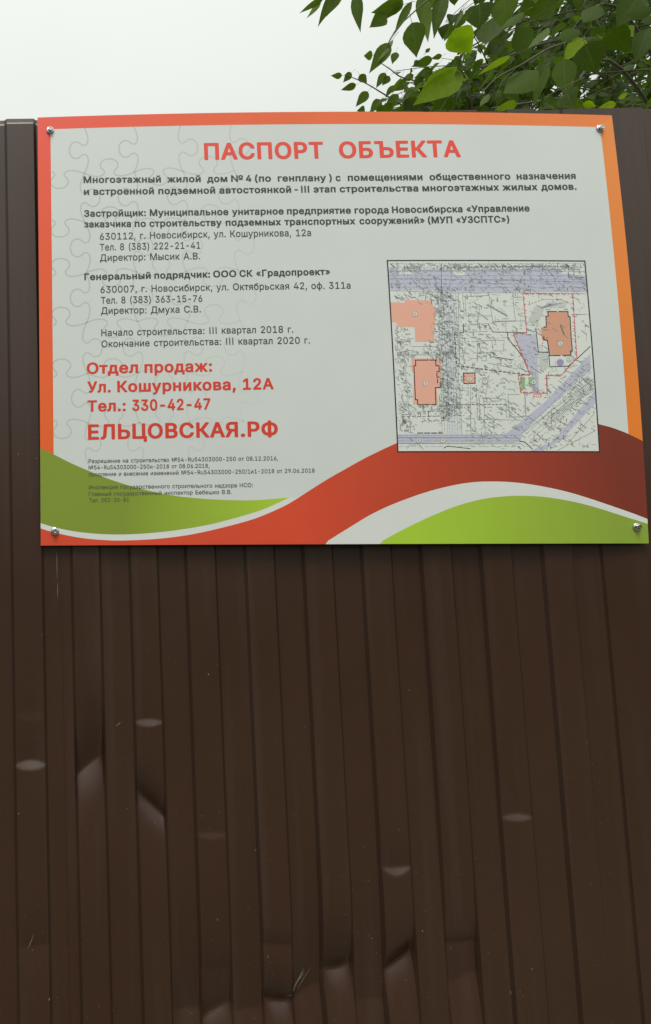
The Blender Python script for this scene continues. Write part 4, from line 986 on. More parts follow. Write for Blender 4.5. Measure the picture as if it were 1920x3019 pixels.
P_PAPER = print_mat('plan_paper', (.80, .83, .79, 1))
P_ROAD = print_mat('plan_road_ink', C(180, 181, 198))
P_BLD = print_mat('plan_building_ink', C(222, 165, 146))
P_BLD4 = print_mat('plan_building_ink_dark', C(203, 150, 124))
P_BLK = print_mat('plan_black_ink', C(42, 44, 46))
P_GRY = print_mat('plan_grey_ink', C(136, 142, 141))
P_LGRY = print_mat('plan_light_grey_ink', C(165, 172, 168))
P_RED = print_mat('plan_red_ink', C(196, 84, 88))
P_GRN = print_mat('plan_green_ink', C(140, 172, 128))
P_PUR = print_mat('plan_purple_ink', C(150, 138, 178))

plan = finish('site_plan', shape_bm([mpoly([QTL, QTR, QBR, QBL])]), 6, [P_PAPER], sign)
plan['label'] = 'printed site plan in a thin black frame'
fr = []
stroke(fr, [QTL, QTR, QBR, QBL], 8, True)
finish('plan_frame', shape_bm(fr), 9, [P_BLK], plan)

roads = [
    [(53, 92), (112, 95), (128, 128), (212, 132), (232, 96), (470, 95), (500, 138), (560, 140), (580, 100), (1000, 95), (1000, 70), (1055, 70), (1055, 95), (1190, 95), (1208, 128), (1367, 142), (1376, 252), (1030, 250), (470, 248), (380, 243), (63, 232)],
    [(114, 1195), (820, 1195), (850, 1180), (1090, 985), (1397, 660), (1401, 765), (1100, 1040), (945, 1185), (935, 1245), (600, 1245), (440, 1245), (116, 1258)],
    [(1428, 905), (1434, 985), (1200, 1235), (1080, 1306), (990, 1306), (1150, 1240)],
    [(885, 528), (1035, 528), (1046, 640), (1057, 920), (1018, 920), (1012, 800), (955, 690), (905, 575)]]
finish('road_shape', shape_bm([mpoly(p) for p in roads]), 7, [P_ROAD], plan)
P_PALE = print_mat('plan_pale_street_ink', C(198, 203, 205))
finish('road_shape', shape_bm([mpoly([(385, 252), (470, 252), (505, 330), (515, 560), (525, 1192), (450, 1192), (430, 700), (395, 560)])]), 7, [P_PALE], plan)
for pts, m in (([(71, 318), (165, 322), (165, 302), (345, 306), (352, 345), (372, 350), (368, 485), (356, 490), (362, 580), (235, 580), (230, 483), (115, 480), (112, 452), (79, 450)], P_BLD),
               ([(210, 692), (400, 690), (412, 760), (405, 880), (378, 885), (388, 1000), (250, 1000), (220, 990), (225, 790), (210, 772)], P_BLD),
               ([(555, 790), (630, 790), (632, 853), (558, 855)], P_BLD),
               ([(682, 815), (712, 815), (714, 870), (684, 870)], P_LGRY),
               ([(1115, 380), (1248, 380), (1250, 410), (1262, 412), (1270, 560), (1278, 640), (1268, 668), (1125, 672), (1118, 640), (1112, 570), (1075, 565), (1070, 490), (1105, 482), (1100, 410), (1117, 408)], P_BLD4)):
    finish('building_shape', shape_bm([mpoly(pts)]), 8, [m], plan)
finish('green_patch', shape_bm([mpoly([(930, 812), (965, 815), (962, 892), (936, 912)]), mpoly([(985, 815), (1020, 813), (1022, 868), (990, 868)])]), 8, [P_GRN], plan)
finish('planting_circle', shape_bm([mpoly([(1197 + 24 * math.cos(k * .45), 718 + 24 * math.sin(k * .45)) for k in range(14)])]), 8, [P_PUR], plan)

hvs = []


def outline():
    if hvs:
        finish('building_outline', shape_bm(hvs), 10, [P_BLK], plan)
        hvs.clear()
    return hvs


hv = outline()
stroke(hv, [(236, 702), (370, 702), (372, 738), (392, 740), (394, 778), (378, 780)], 6)
stroke(hv, [(378, 790), (380, 815), (394, 815)], 6); stroke(hv, [(382, 828), (382, 852)], 6); stroke(hv, [(402, 850), (402, 883), (368, 885), (372, 997), (252, 998), (250, 966), (236, 964), (226, 740), (238, 738), (236, 702)], 6)
hv = outline()
stroke(hv, [(555, 788), (630, 788), (632, 855), (558, 857)], 6, True)
hv = outline()
stroke(hv, [(1170, 380), (1115, 380), (1117, 410), (1102, 412), (1105, 482), (1088, 484)], 6)
stroke(hv, [(1190, 380), (1248, 380), (1250, 412), (1262, 414), (1270, 560), (1278, 640), (1266, 642), (1268, 670), (1215, 671)], 6)
stroke(hv, [(1195, 671), (1125, 672), (1122, 640), (1112, 570), (1090, 568), (1088, 545)], 6)
outline()
hv = []
stroke(hv, [(495, 520), (510, 740)], 6, dash=(22, 9)); stroke(hv, [(510, 740), (995, 802)], 6, dash=(22, 9))
stroke(hv, [(848, 520), (850, 560), (910, 630), (960, 700), (995, 795)], 5); stroke(hv, [(530, 520), (553, 520), (556, 462)], 5)
stroke(hv, [(718, 460), (750, 515), (970, 520)], 4); stroke(hv, [(1035, 490), (1052, 648), (1118, 650)], 5); stroke(hv, [(1122, 672), (1128, 745), (1250, 742), (1300, 700), (1395, 612)], 5)
stroke(hv, [(248, 1186), (420, 1186)], 6, dash=(40, 6)); stroke(hv, [(425, 1285), (450, 1272), (600, 1290)], 4)
stroke(hv, [(930, 1240), (960, 1245), (1010, 1290)], 5); stroke(hv, [(440, 640), (455, 1000), (830, 995), (960, 1095)], 4, dash=(18, 8)); stroke(hv, [(408, 60), (410, 250)], 3)
stroke(hv, [(470, 85), (1250, 78), (1250, 150), (1365, 155)], 4, dash=(30, 8)); stroke(hv, [(145, 1078), (560, 1070)], 3, dash=(24, 10)); stroke(hv, [(320, 1040), (420, 1040), (422, 1105), (325, 1105)], 4, True, (18, 8))
stroke(hv, [(755, 650), (757, 680), (880, 700)], 4)
finish('line_work', shape_bm(hv), 10, [P_BLK], plan)
bd = []
loop = [(950, 258), (1280, 262), (1307, 690), (1255, 745), (1200, 808), (1105, 802), (1110, 922), (935, 917), (918, 803), (996, 798), (885, 527), (975, 522)]
stroke(bd, loop, 6, True, (16, 5))
for i in range(len(loop)):
    a, b = Vector(loop[i]), Vector(loop[(i + 1) % len(loop)])
    L = (b - a).length
    d = (b - a).normalized()
    n = Vector((-d.y, d.x))
    for k in range(int(L / 42)):
        p = a + d * (21 + 42 * k)
        bd.append([mp(*(p - d * 5)), mp(*(p + d * 5)), mp(*(p + n * 14))])
stroke(bd, [(985, 335), (1080, 300), (1200, 298), (1265, 330)], 3, dash=(14, 8)); stroke(bd, [(1040, 470), (1085, 560), (1075, 640)], 4, dash=(12, 10)); stroke(bd, [(1020, 930), (1070, 930), (1070, 945), (1020, 945)], 5, True, (8, 5))
finish('boundary_line', shape_bm(bd), 11, [P_RED], plan)

# parcel lines, hatching
pl = []
for pts in ([(565, 280), (725, 272), (725, 250)], [(725, 272), (748, 445), (900, 440), (880, 265)], [(748, 450), (970, 440)], [(565, 280), (572, 410), (740, 408)], [(590, 410), (595, 515), (715, 512)], [(600, 465), (720, 460)], [(835, 450), (838, 515)],
            [(590, 350), (660, 348), (664, 395), (592, 398)], [(520, 255), (525, 520), (530, 720)], [(548, 255), (560, 400)], [(610, 580), (745, 570), (750, 640), (820, 642), (825, 570), (745, 570)], [(620, 655), (750, 650)], [(645, 575), (650, 655)],
            [(715, 720), (910, 760)], [(725, 800), (700, 950), (835, 962), (840, 1080), (970, 1075), (965, 960)], [(640, 870), (650, 1095), (940, 1100)], [(660, 950), (665, 1090)], [(1270, 400), (1380, 398)], [(1285, 262), (1378, 262)],
            [(200, 610), (205, 560), (225, 560)], [(210, 612), (385, 612), (395, 550), (365, 548)], [(530, 860), (545, 1200)], [(565, 1090), (630, 1090), (632, 1170), (568, 1172)], [(600, 880), (605, 1200)], [(690, 960), (700, 1190)], [(920, 680), (1010, 650)], [(1110, 805), (1115, 900)],
            [(520, 580), (550, 578), (552, 602), (522, 604), (520, 580)], [(525, 625), (550, 624), (552, 655), (528, 657), (525, 625)], [(65, 240), (470, 255), (950, 255)], [(70, 110), (1200, 105)], [(75, 160), (1365, 185)], [(120, 1215), (900, 1218)], [(125, 1255), (900, 1250)], [(180, 1290), (200, 1265), (265, 1265), (290, 1295)],
            [(160, 650), (205, 1190)], [(170, 665), (400, 668)], [(110, 480), (120, 560), (118, 640)], [(675, 680), (705, 678), (708, 705), (678, 707), (675, 680)], [(850, 930), (925, 930)], [(850, 930), (862, 1085)], [(960, 930), (970, 1080)], [(940, 1190), (1425, 820)], [(1130, 1070), (1420, 905)], [(1250, 1250), (1420, 1060)], [(1180, 1300), (1430, 1170)]):
    stroke(pl, pts, 3)
for k in range(8):                                    # pipes and cables along the street
    x0 = 388 + k * 17
    stroke(pl, [(x0 - 5, 255), (x0 + 8, 480), (x0 + 14, 760), (x0 + 26, 1190)], 2.4, dash=(rnd.uniform(10, 40), rnd.uniform(4, 9)))
for k in range(7):
    stroke(pl, [(60 + k, 62 + k * 26), (1370, 60 + k * 27)], 2.2, dash=(rnd.uniform(14, 50), rnd.uniform(5, 12)))
for k in range(5):
    stroke(pl, [(120, 1200 + k * 19), (930, 1200 + k * 19)], 2.2, dash=(rnd.uniform(14, 50), rnd.uniform(5, 12)))
for k in range(5):
    stroke(pl, [(960 + k * 12, 1170 + k * 22), (1395 + k * 8, 735 + k * 45)], 2.2, dash=(rnd.uniform(14, 50), rnd.uniform(5, 12)))
for k in range(13):
    stroke(pl, [(985 + k * 9, 455), (985 + k * 9 + 45, 345)] if k < 8 else [(985 + 45 + k * 5, 355), (985 + k * 18, 325)], 2.4)
for k in range(12):
    stroke(pl, [(1090 + k * 12, 355), (1112 + k * 12, 318)], 2.4)
for k in range(12):
    stroke(pl, [(1056 + k * .5, 665 + k * 10), (1118, 640 + k * 10)], 2.4)
for k in range(34):
    x, y = 1130 + k * 8.2, 1075 - k * 7.2
    stroke(pl, [(x, y), (x + 36 - k * .2, y + 42)], 2.6)
finish('parcel_lines', shape_bm(pl), 9, [P_GRY], plan)

# thousands of tiny survey marks and captions
an = []
ami = []


def mark(s, t, ln, ang, wd, mi):
    c = Vector(st(s, t))
    d = Vector((math.cos(ang), math.sin(ang))) * ln / 2
    n = Vector((-d.y, d.x)).normalized() * wd / 2
    an.append([mp(*(c - d + n)), mp(*(c - d - n)), mp(*(c + d - n)), mp(*(c + d + n))])
    ami.append(mi)


def caption(s, t, ang, mi):
    """a run of tiny characters too small to read"""
    n, c = rnd.randint(2, 6), Vector(st(s, t))
    d = Vector((math.cos(ang), math.sin(ang)))
    m = Vector((-d.y, d.x))
    x, hgt = 0, rnd.uniform(6, 9)
    for _ in range(n):
        w_ = rnd.uniform(2.2, 5.5)
        hh = hgt * rnd.uniform(.6, 1)
        p = c + d * x + m * rnd.uniform(-1, 1)
        an.append([mp(*(p - m * hh / 2)), mp(*(p + d * w_ - m * hh / 2)), mp(*(p + d * w_ + m * hh / 2)), mp(*(p + m * hh / 2))])
        ami.append(mi)
        x += w_ + rnd.uniform(1.2, 2.6)


def clear(s, t):
    x, y = st(s, t)
    for (x0, y0, x1, y1) in ((80, 325, 350, 470), (240, 480, 350, 570), (235, 710, 395, 990), (555, 790, 630, 855), (1110, 390, 1265, 665)):
        if x0 < x < x1 and y0 < y < y1:
            return False
    return True


for _ in range(2700):
    z = rnd.random()
    if z < .34:                                       # busy strips beside the streets
        s, t = rnd.gauss(.265, .045), rnd.uniform(.13, .80)
        if t > .35:
            s -= .0
    elif z < .45:
        s, t = rnd.uniform(.01, .99), rnd.uniform(.012, .045)
    elif z < .57:
        s, t = rnd.uniform(.01, .99), rnd.uniform(.04, .16)
    elif z < .66:
        s, t = rnd.uniform(.02, .30), rnd.choice((rnd.gauss(.19, .012), rnd.gauss(.48, .01), rnd.gauss(.80, .02), rnd.gauss(.76, .01)))
    elif z < .73:
        s, t = rnd.gauss(.045, .02), rnd.uniform(.3, .9)
    elif z < .80:
        s, t = rnd.uniform(.34, .47), rnd.uniform(.18, .95)
    elif z < .87:
        t = rnd.uniform(.55, .98)
        s = .99 - (t - .52) * .62 + rnd.gauss(.02, .05)
    else:
        s, t = rnd.uniform(.02, .98), rnd.uniform(.02, .98)
    if not (.008 < s < .992 and .012 < t < .988) or not clear(s, t):
        continue
    ang = rnd.choice((0, 0, 1.57, .62, .62, .66, -.7 if s > .6 and t > .6 else 1.5)) + rnd.gauss(0, .04)
    if rnd.random() < .62:
        caption(s, t, ang, rnd.choice((0, 0, 0, 1, 2)))
    else:
        mark(s, t, rnd.uniform(8, 30), ang, rnd.uniform(2.0, 3.6), rnd.choice((0, 0, 1, 1, 2)))
for _ in range(420):                                  # survey spots over the plots and the bank at the lower right
    s, t = rnd.uniform(.36, .985), rnd.uniform(.16, .985)
    if clear(s, t):
        if rnd.random() < .5:
            caption(s, t, rnd.choice((0, .62, .62, -.68 if t > .6 else 0)), rnd.choice((0, 1, 2, 3)))
        else:
            mark(s, t, rnd.uniform(14, 60), rnd.choice((0, 1.52, .62, -.68 if t > .55 else .1)), rnd.uniform(1.8, 2.8), rnd.choice((0, 1, 1, 3)))
for _ in range(60):
    mark(rnd.uniform(.45, .98), rnd.uniform(.3, .95), rnd.uniform(30, 60), .62 + rnd.gauss(0, .05), 5, 0)
for k in range(5):
    mark(.50 + .02 * k, .235 + .012 * k, 30, .62, 10, 0)
mark(.86, .36, 70, 1.2, 8, 2)
o = finish('survey_marks', shape_bm(an, ami), 10, [P_GRY, P_LGRY, print_mat('plan_dark_grey_ink', C(100, 106, 108)), print_mat('plan_grey_green_ink', C(140, 160, 138))], plan, 0)
o['kind'] = 'stuff'
for (x, y, dgt) in [(234, 396, '2'), (304, 857, '3'), (595, 827, '6'), (697, 843, '7'), (1197, 593, '4'), (1020, 848, '8'), (1325, 830, '9'), (257, 1235, '8'), (418, 1235, '9'), (122, 705, '1'), (140, 995, '8'), (900, 270, '5'), (1257, 697, '1'), (935, 742, '1')]:
    bm = shape_bm([mpoly([(x + r * math.cos(k * .3927), y + r * math.sin(k * .3927)) for k in range(16)]) for r in (18, 15)], [0, 1])
    for f in bm.faces:
        if f.material_index:
            for v in f.verts:
                v.co.z = 1
    for f in list(bm.faces):
        if f.normal.z < 0:
            f.normal_flip()
    add_word(bm, dgt, 1120 + (x - 5) * .44415, 1120 + (x + 5) * .44415, ((0, 750 + (y + 8) * .44415), (2000, 750 + (y + 8) * .44415)), 16 * .44415, False)
    bm.faces.ensure_lookup_table()
    for f in bm.faces[2:]:
        f.material_index = 2
        for v in f.verts:
            v.co.z = 2
    for f in bm.faces:
        if f.normal.z < 0:
            f.normal_flip()
    for v in bm.verts:
        u_, v_ = v.co.x, v.co.y
        v.co = Vector((u_, -bow(u_, v_) - (12 + v.co.z) * LAYER, v_))
    from_bm('number_mark', bm, [P_GRY, P_PAPER, P_BLK], plan)

# ------------------------------------------------------------------ screws
STEEL = mat('zinc_plated_steel', (0.62, 0.63, 0.64, 1), .22, .5, 1.0)
RUBBER = mat('dark_seal', (0.03, 0.03, 0.03, 1), .7)


def lathe(vs, fs, prof, seg, phase=0):
    b = len(vs)
    for (r, h) in prof:
        for k in range(seg):
            th = 2 * math.pi * k / seg + phase
            vs.append((r * math.cos(th), -h, r * math.sin(th)))
    for i in range(len(prof) - 1):
        for k in range(seg):
            k2 = (k + 1) % seg
            fs.append((b + i * seg + k, b + (i + 1) * seg + k, b + (i + 1) * seg + k2, b + i * seg + k2))
    fs.append(tuple(b + (len(prof) - 1) * seg + k for k in range(seg))[::-1])


for (px, py, ph) in ((148.5, 385, .3), (1768.5, 380, .9), (162, 1567, .1), (1877, 1554, .6)):
    u, v = uv(px, py)
    e = bpy.data.objects.new('screw', None)
    e.empty_display_size = .01
    COL.objects.link(e)
    e.parent = sign
    e.location = (u, -bow(u, v) - .0003, v)
    vs, fs = [], []
    lathe(vs, fs, [(.0074, -.0006), (.0077, .0002), (.0077, .0010)], 24)
    from_py('seal', vs, fs, [RUBBER], e)
    vs, fs = [], []
    lathe(vs, fs, [(.0079, .0010), (.0080, .0018), (.0072, .0025), (.0060, .0029), (.0058, .0030)], 28)
    from_py('washer', vs, fs, [STEEL], e, True)
    vs, fs = [], []
    lathe(vs, fs, [(.0049, .0028), (.0049, .0072), (.0043, .0079), (.0028, .0079), (.0024, .0073)], 6, ph)
    from_py('hex_head', vs, fs, [STEEL], e)

# ------------------------------------------------------------------ poplars behind the fence
def leaf_material(name, top, top2, under, tr):
    m = bpy.data.materials.new(name)
    m.use_nodes = True
    t = m.node_tree
    n = t.nodes
    b = n['Principled BSDF']
    b.inputs['Roughness'].default_value = .5
    b.inputs['Specular IOR Level'].default_value = .15
    a = n.new('ShaderNodeAttribute'); a.attribute_name = 'leaf_tone'
    r = n.new('ShaderNodeValToRGB')
    r.color_ramp.elements[0].position, r.color_ramp.elements[0].color = 0.0, top
    r.color_ramp.elements[1].position, r.color_ramp.elements[1].color = 1.0, top2
    e_ = r.color_ramp.elements.new(.5)
    e_.color = (0.085, 0.135, 0.014, 1)
    t.links.new(a.outputs['Fac'], r.inputs['Fac'])
    c = n.new('ShaderNodeTexCoord')
    nz = n.new('ShaderNodeTexNoise'); nz.inputs['Scale'].default_value = 60; nz.inputs['Detail'].default_value = 4
    t.links.new(c.outputs['Object'], nz.inputs['Vector'])
    mr = n.new('ShaderNodeMapRange'); mr.inputs['To Min'].default_value, mr.inputs['To Max'].default_value = .75, 1.2
    t.links.new(nz.outputs['Fac'], mr.inputs['Value'])
    mu = n.new('ShaderNodeMixRGB'); mu.blend_type = 'MULTIPLY'; mu.inputs[0].default_value = 1
    t.links.new(r.outputs[0], mu.inputs[1])
    t.links.new(mr.outputs[0], mu.inputs[2])
    ge = n.new('ShaderNodeNewGeometry')
    mx = n.new('ShaderNodeMixRGB'); mx.inputs[2].default_value = under     # poplar leaves are paler beneath
    uf = n.new('ShaderNodeMath'); uf.operation = 'MULTIPLY'; uf.inputs[1].default_value = .55
    t.links.new(ge.outputs['Backfacing'], uf.inputs[0])
    t.links.new(uf.outputs[0], mx.inputs[0])
    # pale midrib and side veins
    lu_ = n.new('ShaderNodeAttribute'); lu_.attribute_name = 'leaf_side'
    lq_ = n.new('ShaderNodeAttribute'); lq_.attribute_name = 'leaf_run'
    ab = n.new('ShaderNodeMath'); ab.operation = 'ABSOLUTE'
    t.links.new(lu_.outputs['Fac'], ab.inputs[0])
    v1 = n.new('ShaderNodeMath'); v1.operation = 'LESS_THAN'; v1.inputs[1].default_value = .045
    t.links.new(ab.outputs[0], v1.inputs[0])
    v2 = n.new('ShaderNodeMath'); v2.operation = 'MULTIPLY_ADD'; v2.inputs[1].default_value = -.30
    t.links.new(ab.outputs[0], v2.inputs[0])
    t.links.new(lq_.outputs['Fac'], v2.inputs[2])
    v3 = n.new('ShaderNodeMath'); v3.operation = 'MULTIPLY'; v3.inputs[1].default_value = 8.0
    t.links.new(v2.outputs[0], v3.inputs[0])
    v4 = n.new('ShaderNodeMath'); v4.operation = 'FRACT'
    t.links.new(v3.outputs[0], v4.inputs[0])
    v5 = n.new('ShaderNodeMath'); v5.operation = 'LESS_THAN'; v5.inputs[1].default_value = .14
    t.links.new(v4.outputs[0], v5.inputs[0])
    v6 = n.new('ShaderNodeMath'); v6.operation = 'MULTIPLY'; v6.inputs[1].default_value = .30
    t.links.new(v5.outputs[0], v6.inputs[0])
    v7 = n.new('ShaderNodeMath'); v7.operation = 'MAXIMUM'
    v8 = n.new('ShaderNodeMath'); v8.operation = 'MULTIPLY'; v8.inputs[1].default_value = .6
    t.links.new(v1.outputs[0], v8.inputs[0])
    t.links.new(v8.outputs[0], v7.inputs[0])
    t.links.new(v6.outputs[0], v7.inputs[1])
    vm = n.new('ShaderNodeMixRGB'); vm.inputs[2].default_value = (0.14, 0.19, 0.06, 1)
    t.links.new(v7.outputs[0], vm.inputs[0])
    t.links.new(mu.outputs[0], vm.inputs[1])
    t.links.new(vm.outputs[0], mx.inputs[1])
    t.links.new(mx.outputs[0], b.inputs['Base Color'])
    tl = n.new('ShaderNodeBsdfTranslucent')
    mt = n.new('ShaderNodeMixRGB'); mt.blend_type = 'MULTIPLY'; mt.inputs[0].default_value = 1; mt.inputs[2].default_value = (2.0, 2.3, .5, 1)
    t.links.new(mu.outputs[0], mt.inputs[1])
    t.links.new(mt.outputs[0], tl.inputs['Color'])
    ms = n.new('ShaderNodeMixShader'); ms.inputs[0].default_value = tr
    t.links.new(b.outputs[0], ms.inputs[1])
    t.links.new(tl.outputs[0], ms.inputs[2])
    t.links.new(ms.outputs[0], n['Material Output'].inputs['Surface'])
    return m


LEAF = leaf_material('poplar_leaf', (0.030, 0.054, 0.008, 1), (0.25, 0.36, 0.012, 1), (0.095, 0.14, 0.045, 1), .42)
BARK = mat('green_grey_bark', (0.13, 0.13, 0.09, 1), .85, .2)
TWIG = mat('young_twig', (0.11, 0.11, 0.06, 1), .7, .3)

OUT = [(0, .0), (.08, .22), (.20, .40), (.34, .47), (.50, .43), (.66, .31), (.80, .18), (.91, .07), (1.0, .0)]


class Crown:
    def __init__(s):
        s.v, s.f, s.t, s.u, s.q = [], [], [], [], []
        s.tv, s.tf = [], []

    def leaf(s, base, d, nrm, L, W, tone, fold=.25, curl=.2, petiole=.0):
        """one poplar leaf: base point, direction to the tip, upper side normal"""
        d = d.normalized()
        side = d.cross(nrm)
        if side.length < 1e-3:
            side = d.cross(Vector((.3, .2, .9)))
        side.normalize()
        n = side.cross(d)
        b0 = len(s.v)
        if petiole:
            tube(s.tv, s.tf, [base - d * petiole + n * petiole * .2, base - d * petiole * .4, base], [.0007, .0006, .0006], 3)
        bend = rnd.uniform(-.12, .12)
        for (q, hw) in OUT:
            c = base + d * (L * q) - n * (curl * L * q * q) + side * (bend * L * q * q)
            h = hw * W * (1 + rnd.uniform(-.04, .04))
            up = n * (abs(fold) * h * 1.0) * (1 if fold > 0 else -1)
            s.v += [c - side * h + up, c, c + side * h + up]
            s.t += [tone] * 3
            s.u += [-1, 0, 1]
            s.q += [q] * 3
        for i in range(len(OUT) - 1):
            a = b0 + 3 * i
            s.f.append((a, a + 1, a + 4, a + 3))
            s.f.append((a + 1, a + 2, a + 5, a + 4))

    def twig_path(s, pts, r0, r1, n=4):
        P = smooth_path(pts, n)
        k = len(P)
        tube(s.tv, s.tf, P, [r0 + (r1 - r0) * i / (k - 1) for i in range(k)], 5)
        return P

    def dress(s, P, n, L, tone=(.1, .5), droop=.8, skip=0.15):
        """leaves set alternately along a twig"""
        m = len(P) - 1
        for i in range(n):
            q = skip + (1 - skip) * (i + .5) / n + rnd.uniform(-.02, .02)
            f_ = min(m - 1e-4, max(0, q * m))
            j = int(f_)
            p = P[j].lerp(P[j + 1], f_ - j)
            t = (P[j + 1] - P[j]).normalized()
            sd = t.cross(Vector((0, 0, 1)))
            if sd.length < .1:
                sd = Vector((1, 0, 0))
            sd.normalize()
            d = (t * .5 + sd * (1 if i % 2 else -1) * rnd.uniform(.4, 1.1) + Vector((rnd.gauss(0, .35), rnd.gauss(0, .35), -droop * rnd.uniform(.3, 1.4)))).normalized()
            nr = Vector((rnd.gauss(0, .55), rnd.gauss(-.25, .55), 1.0 if rnd.random() < .8 else .1)).normalized()
            l_ = L * rnd.uniform(.5, 1.2)
            pet = l_ * rnd.uniform(.3, .55)
            s.leaf(p + d * pet, d, nr, l_, l_ * rnd.uniform(.72, .98), min(1, max(0, rnd.uniform(*tone))), rnd.uniform(.05, .6), rnd.uniform(-.25, .55), pet)

    def build(s, root):
        o = from_py('crown', s.v, s.f, [LEAF], root, True)
        a = o.data.attributes.new('leaf_tone', 'FLOAT', 'POINT')
        a.data.foreach_set('value', s.t)
        for nm_, dat in (('leaf_side', s.u), ('leaf_run', s.q)):
            o.data.attributes.new(nm_, 'FLOAT', 'POINT')
            o.data.attributes[nm_].data.foreach_set('value', dat)
        from_py('twigs', s.tv, s.tf, [TWIG], o, True)
        return o


def limb(root, pts, r0, r1, name='branch'):
    P = smooth_path([Vector(p) for p in pts], 8)
    k = len(P)
    vs, fs = [], []
    tube(vs, fs, P, [r0 + (r1 - r0) * (i / (k - 1)) ** .8 for i in range(k)], 10)
    from_py(name, vs, fs, [BARK], root, True)
    return P


def nearest(p, paths):
    return min((q for P in paths for q in P), key=lambda q: (q - p).length)


# --- the near poplar: big leaves hang over the fence top
tA = (2.55, 1.35)
A = thing('poplar_tree', 'poplar with large heart shaped leaves hanging just over the fence top at right', 'tree', (0, 0, 0))
A.location = (0, 0, 0)
cr = Crown()
limb(A, [(tA[0], tA[1], 0), (tA[0] + .05, tA[1], 1.5), (tA[0] - .03, tA[1] + .03, 3.2), (tA[0] + .02, tA[1], 5.2)], .11, .03, 'trunk')
LA = [limb(A, [(tA[0], tA[1], 1.9), at(1900, 120, 1.0), at(1640, 120, .75), at(1420, 200, .6)], .008, .003),
      limb(A, [(tA[0], tA[1], 2.4), at(1900, -150, .8), at(1500, -180, .5), at(1200, -60, .42)], .008, .003),
      limb(A, [(tA[0], tA[1], 2.0), at(1880, 260, .9), at(1650, 290, .7), at(1450, 320, .6)], .007, .003),
      limb(A, [(tA[0], tA[1], 2.8), at(1800, -400, 1.0), at(1400, -420, .7), at(1050, -330, .5)], .008, .003)]


def Z5(x, y):
    return (860 + x * .6924, y * .6924)


def hero(x0, y0, x1, y1, wpx, Y, tone, facing=0.0, fold=.2, Y2=None, curl=.1):
    """a leaf seen in the photograph: from its stalk end to its tip, at depth Y"""
    a = at(*Z5(x0, y0), Y)
    b = at(*Z5(x1, y1), Y2 if Y2 is not None else Y)
    view = ((a + b) / 2 - CAM_LOC).normalized()
    L = (b - a).length
    d = (b - a).normalized()
    nr = (-view) if facing >= 0 else view
    W = wpx * .6924 / FPX * ((a - CAM_LOC).dot(RM @ Vector((0, 0, -1)))) / .92
    sd = d.cross(nr).normalized()
    nr = (nr + sd * (abs(facing) if abs(facing) < 1 else 0)).normalized()
    cr.leaf(a, d, nr, L, W, min(1, tone + .12), fold, curl, L * .4)


# sprays at the upper left
sp = cr.twig_path([at(*Z5(700, -60), .42), at(*Z5(590, -5), .40), at(*Z5(500, 70), .38), at(*Z5(435, 140), .38), at(*Z5(375, 265), .38)], .0028, .0010)
cr.twig_path([at(*Z5(330, -120), .5), at(*Z5(280, -40), .48), at(*Z5(160, -30), .46), at(*Z5(90, -20), .45)], .002, .001)
for h in [(135, -4, 36, 40, 26, .45, .25), (125, -6, 74, 92, 24, .46, .45, -.2), (190, -35, 106, 96, 44, .45, .12), (215, -40, 150, 60, 40, .47, .2),
          (276, -30, 275, 132, 46, .46, .15), (470, 20, 345, 52, 62, .42, .15), (400, 62, 340, 118, 66, .42, .18), (512, 6, 430, 134, 34, .4, .3), (470, -10, 395, 70, 60, .44, .1),
          (566, -14, 578, 200, 46, .42, .5, -.3), (548, -20, 540, 110, 34, .44, .25), (650, -30, 592, 150, 60, .41, .12), (512, 96, 545, 232, 84, .38, .22), (640, -40, 560, 60, 50, .5, .3),
          (415, 182, 342, 306, 62, .38, .22), (432, 168, 368, 276, 22, .38, .6, -.3), (345, 235, 308, 240, 36, .38, .35),
          (690, 128, 760, 228, 112, .36, .92, .1), (768, 195, 668, 165, 50, .37, .85), (730, 42, 690, 126, 18, .45, .3, -.4), (752, 62, 722, 82, 26, .45, .3), (570, 225, 592, 200, 16, .4, .1),
          (800, 15, 808, 118, 108, .55, .04), (905, -8, 915, 112, 92, .5, .35), (850, 78, 838, 196, 108, .6, .1, -.2), (990, 52, 878, 140, 40, .45, .2, -.4), (960, 118, 1030, 245, 84, .6, .15, -.1),
          (715, 300, 548, 452, 128, .45, .55, .1), (706, 288, 556, 358, 34, .44, .82), (735, 310, 700, 350, 60, .45, .5), (932, 240, 796, 302, 26, .45, .8), (1050, 300, 890, 418, 112, .5, .22, -.25),
          (1094, 116, 1012, 222, 46, .42, .4, -.5), (1250, 188, 1300, 308, 122, .45, .05), (1160, 250, 1152, 412, 84, .45, .25), (1240, 160, 1170, 262, 70, .5, .7), (1230, 130, 1120, 178, 64, .5, .1, -.3), (1080, 260, 1040, 440, 54, .55, .2), (1190, 330, 1215, 420, 60, .6, .1),
          (1540, 40, 1390, 70, 60, .5, .15, -.3), (1480, -20, 1400, 110, 110, .55, .08), (1120, 20, 1020, 85, 80, .5, .15), (1000, -20, 1060, 80, 80, .6, .3), (1350, 120, 1430, 230, 90, .6, .2), (1310, 20, 1240, 110, 80, .55, .1, -.2),
          (1380, 440, 1300, 470, 34, .4, .85), (1390, 418, 1440, 400, 22, .4, .8), (1240, 440, 1300, 452, 30, .4, .75), (1240, 470, 1170, 400, 40, .5, .4), (960, 440, 870, 470, 40, .45, .6), (840, 400, 800, 460, 30, .5, .4, -.4), (1520, 120, 1460, 260, 80, .6, .1)]:
    hero(*h)
cr.twig_path([at(*Z5(1250, 165), .65), at(*Z5(1110, 200), .55), at(*Z5(980, 275), .5), at(*Z5(870, 335), .48), at(*Z5(790, 420), .48)], .0042, .0018)
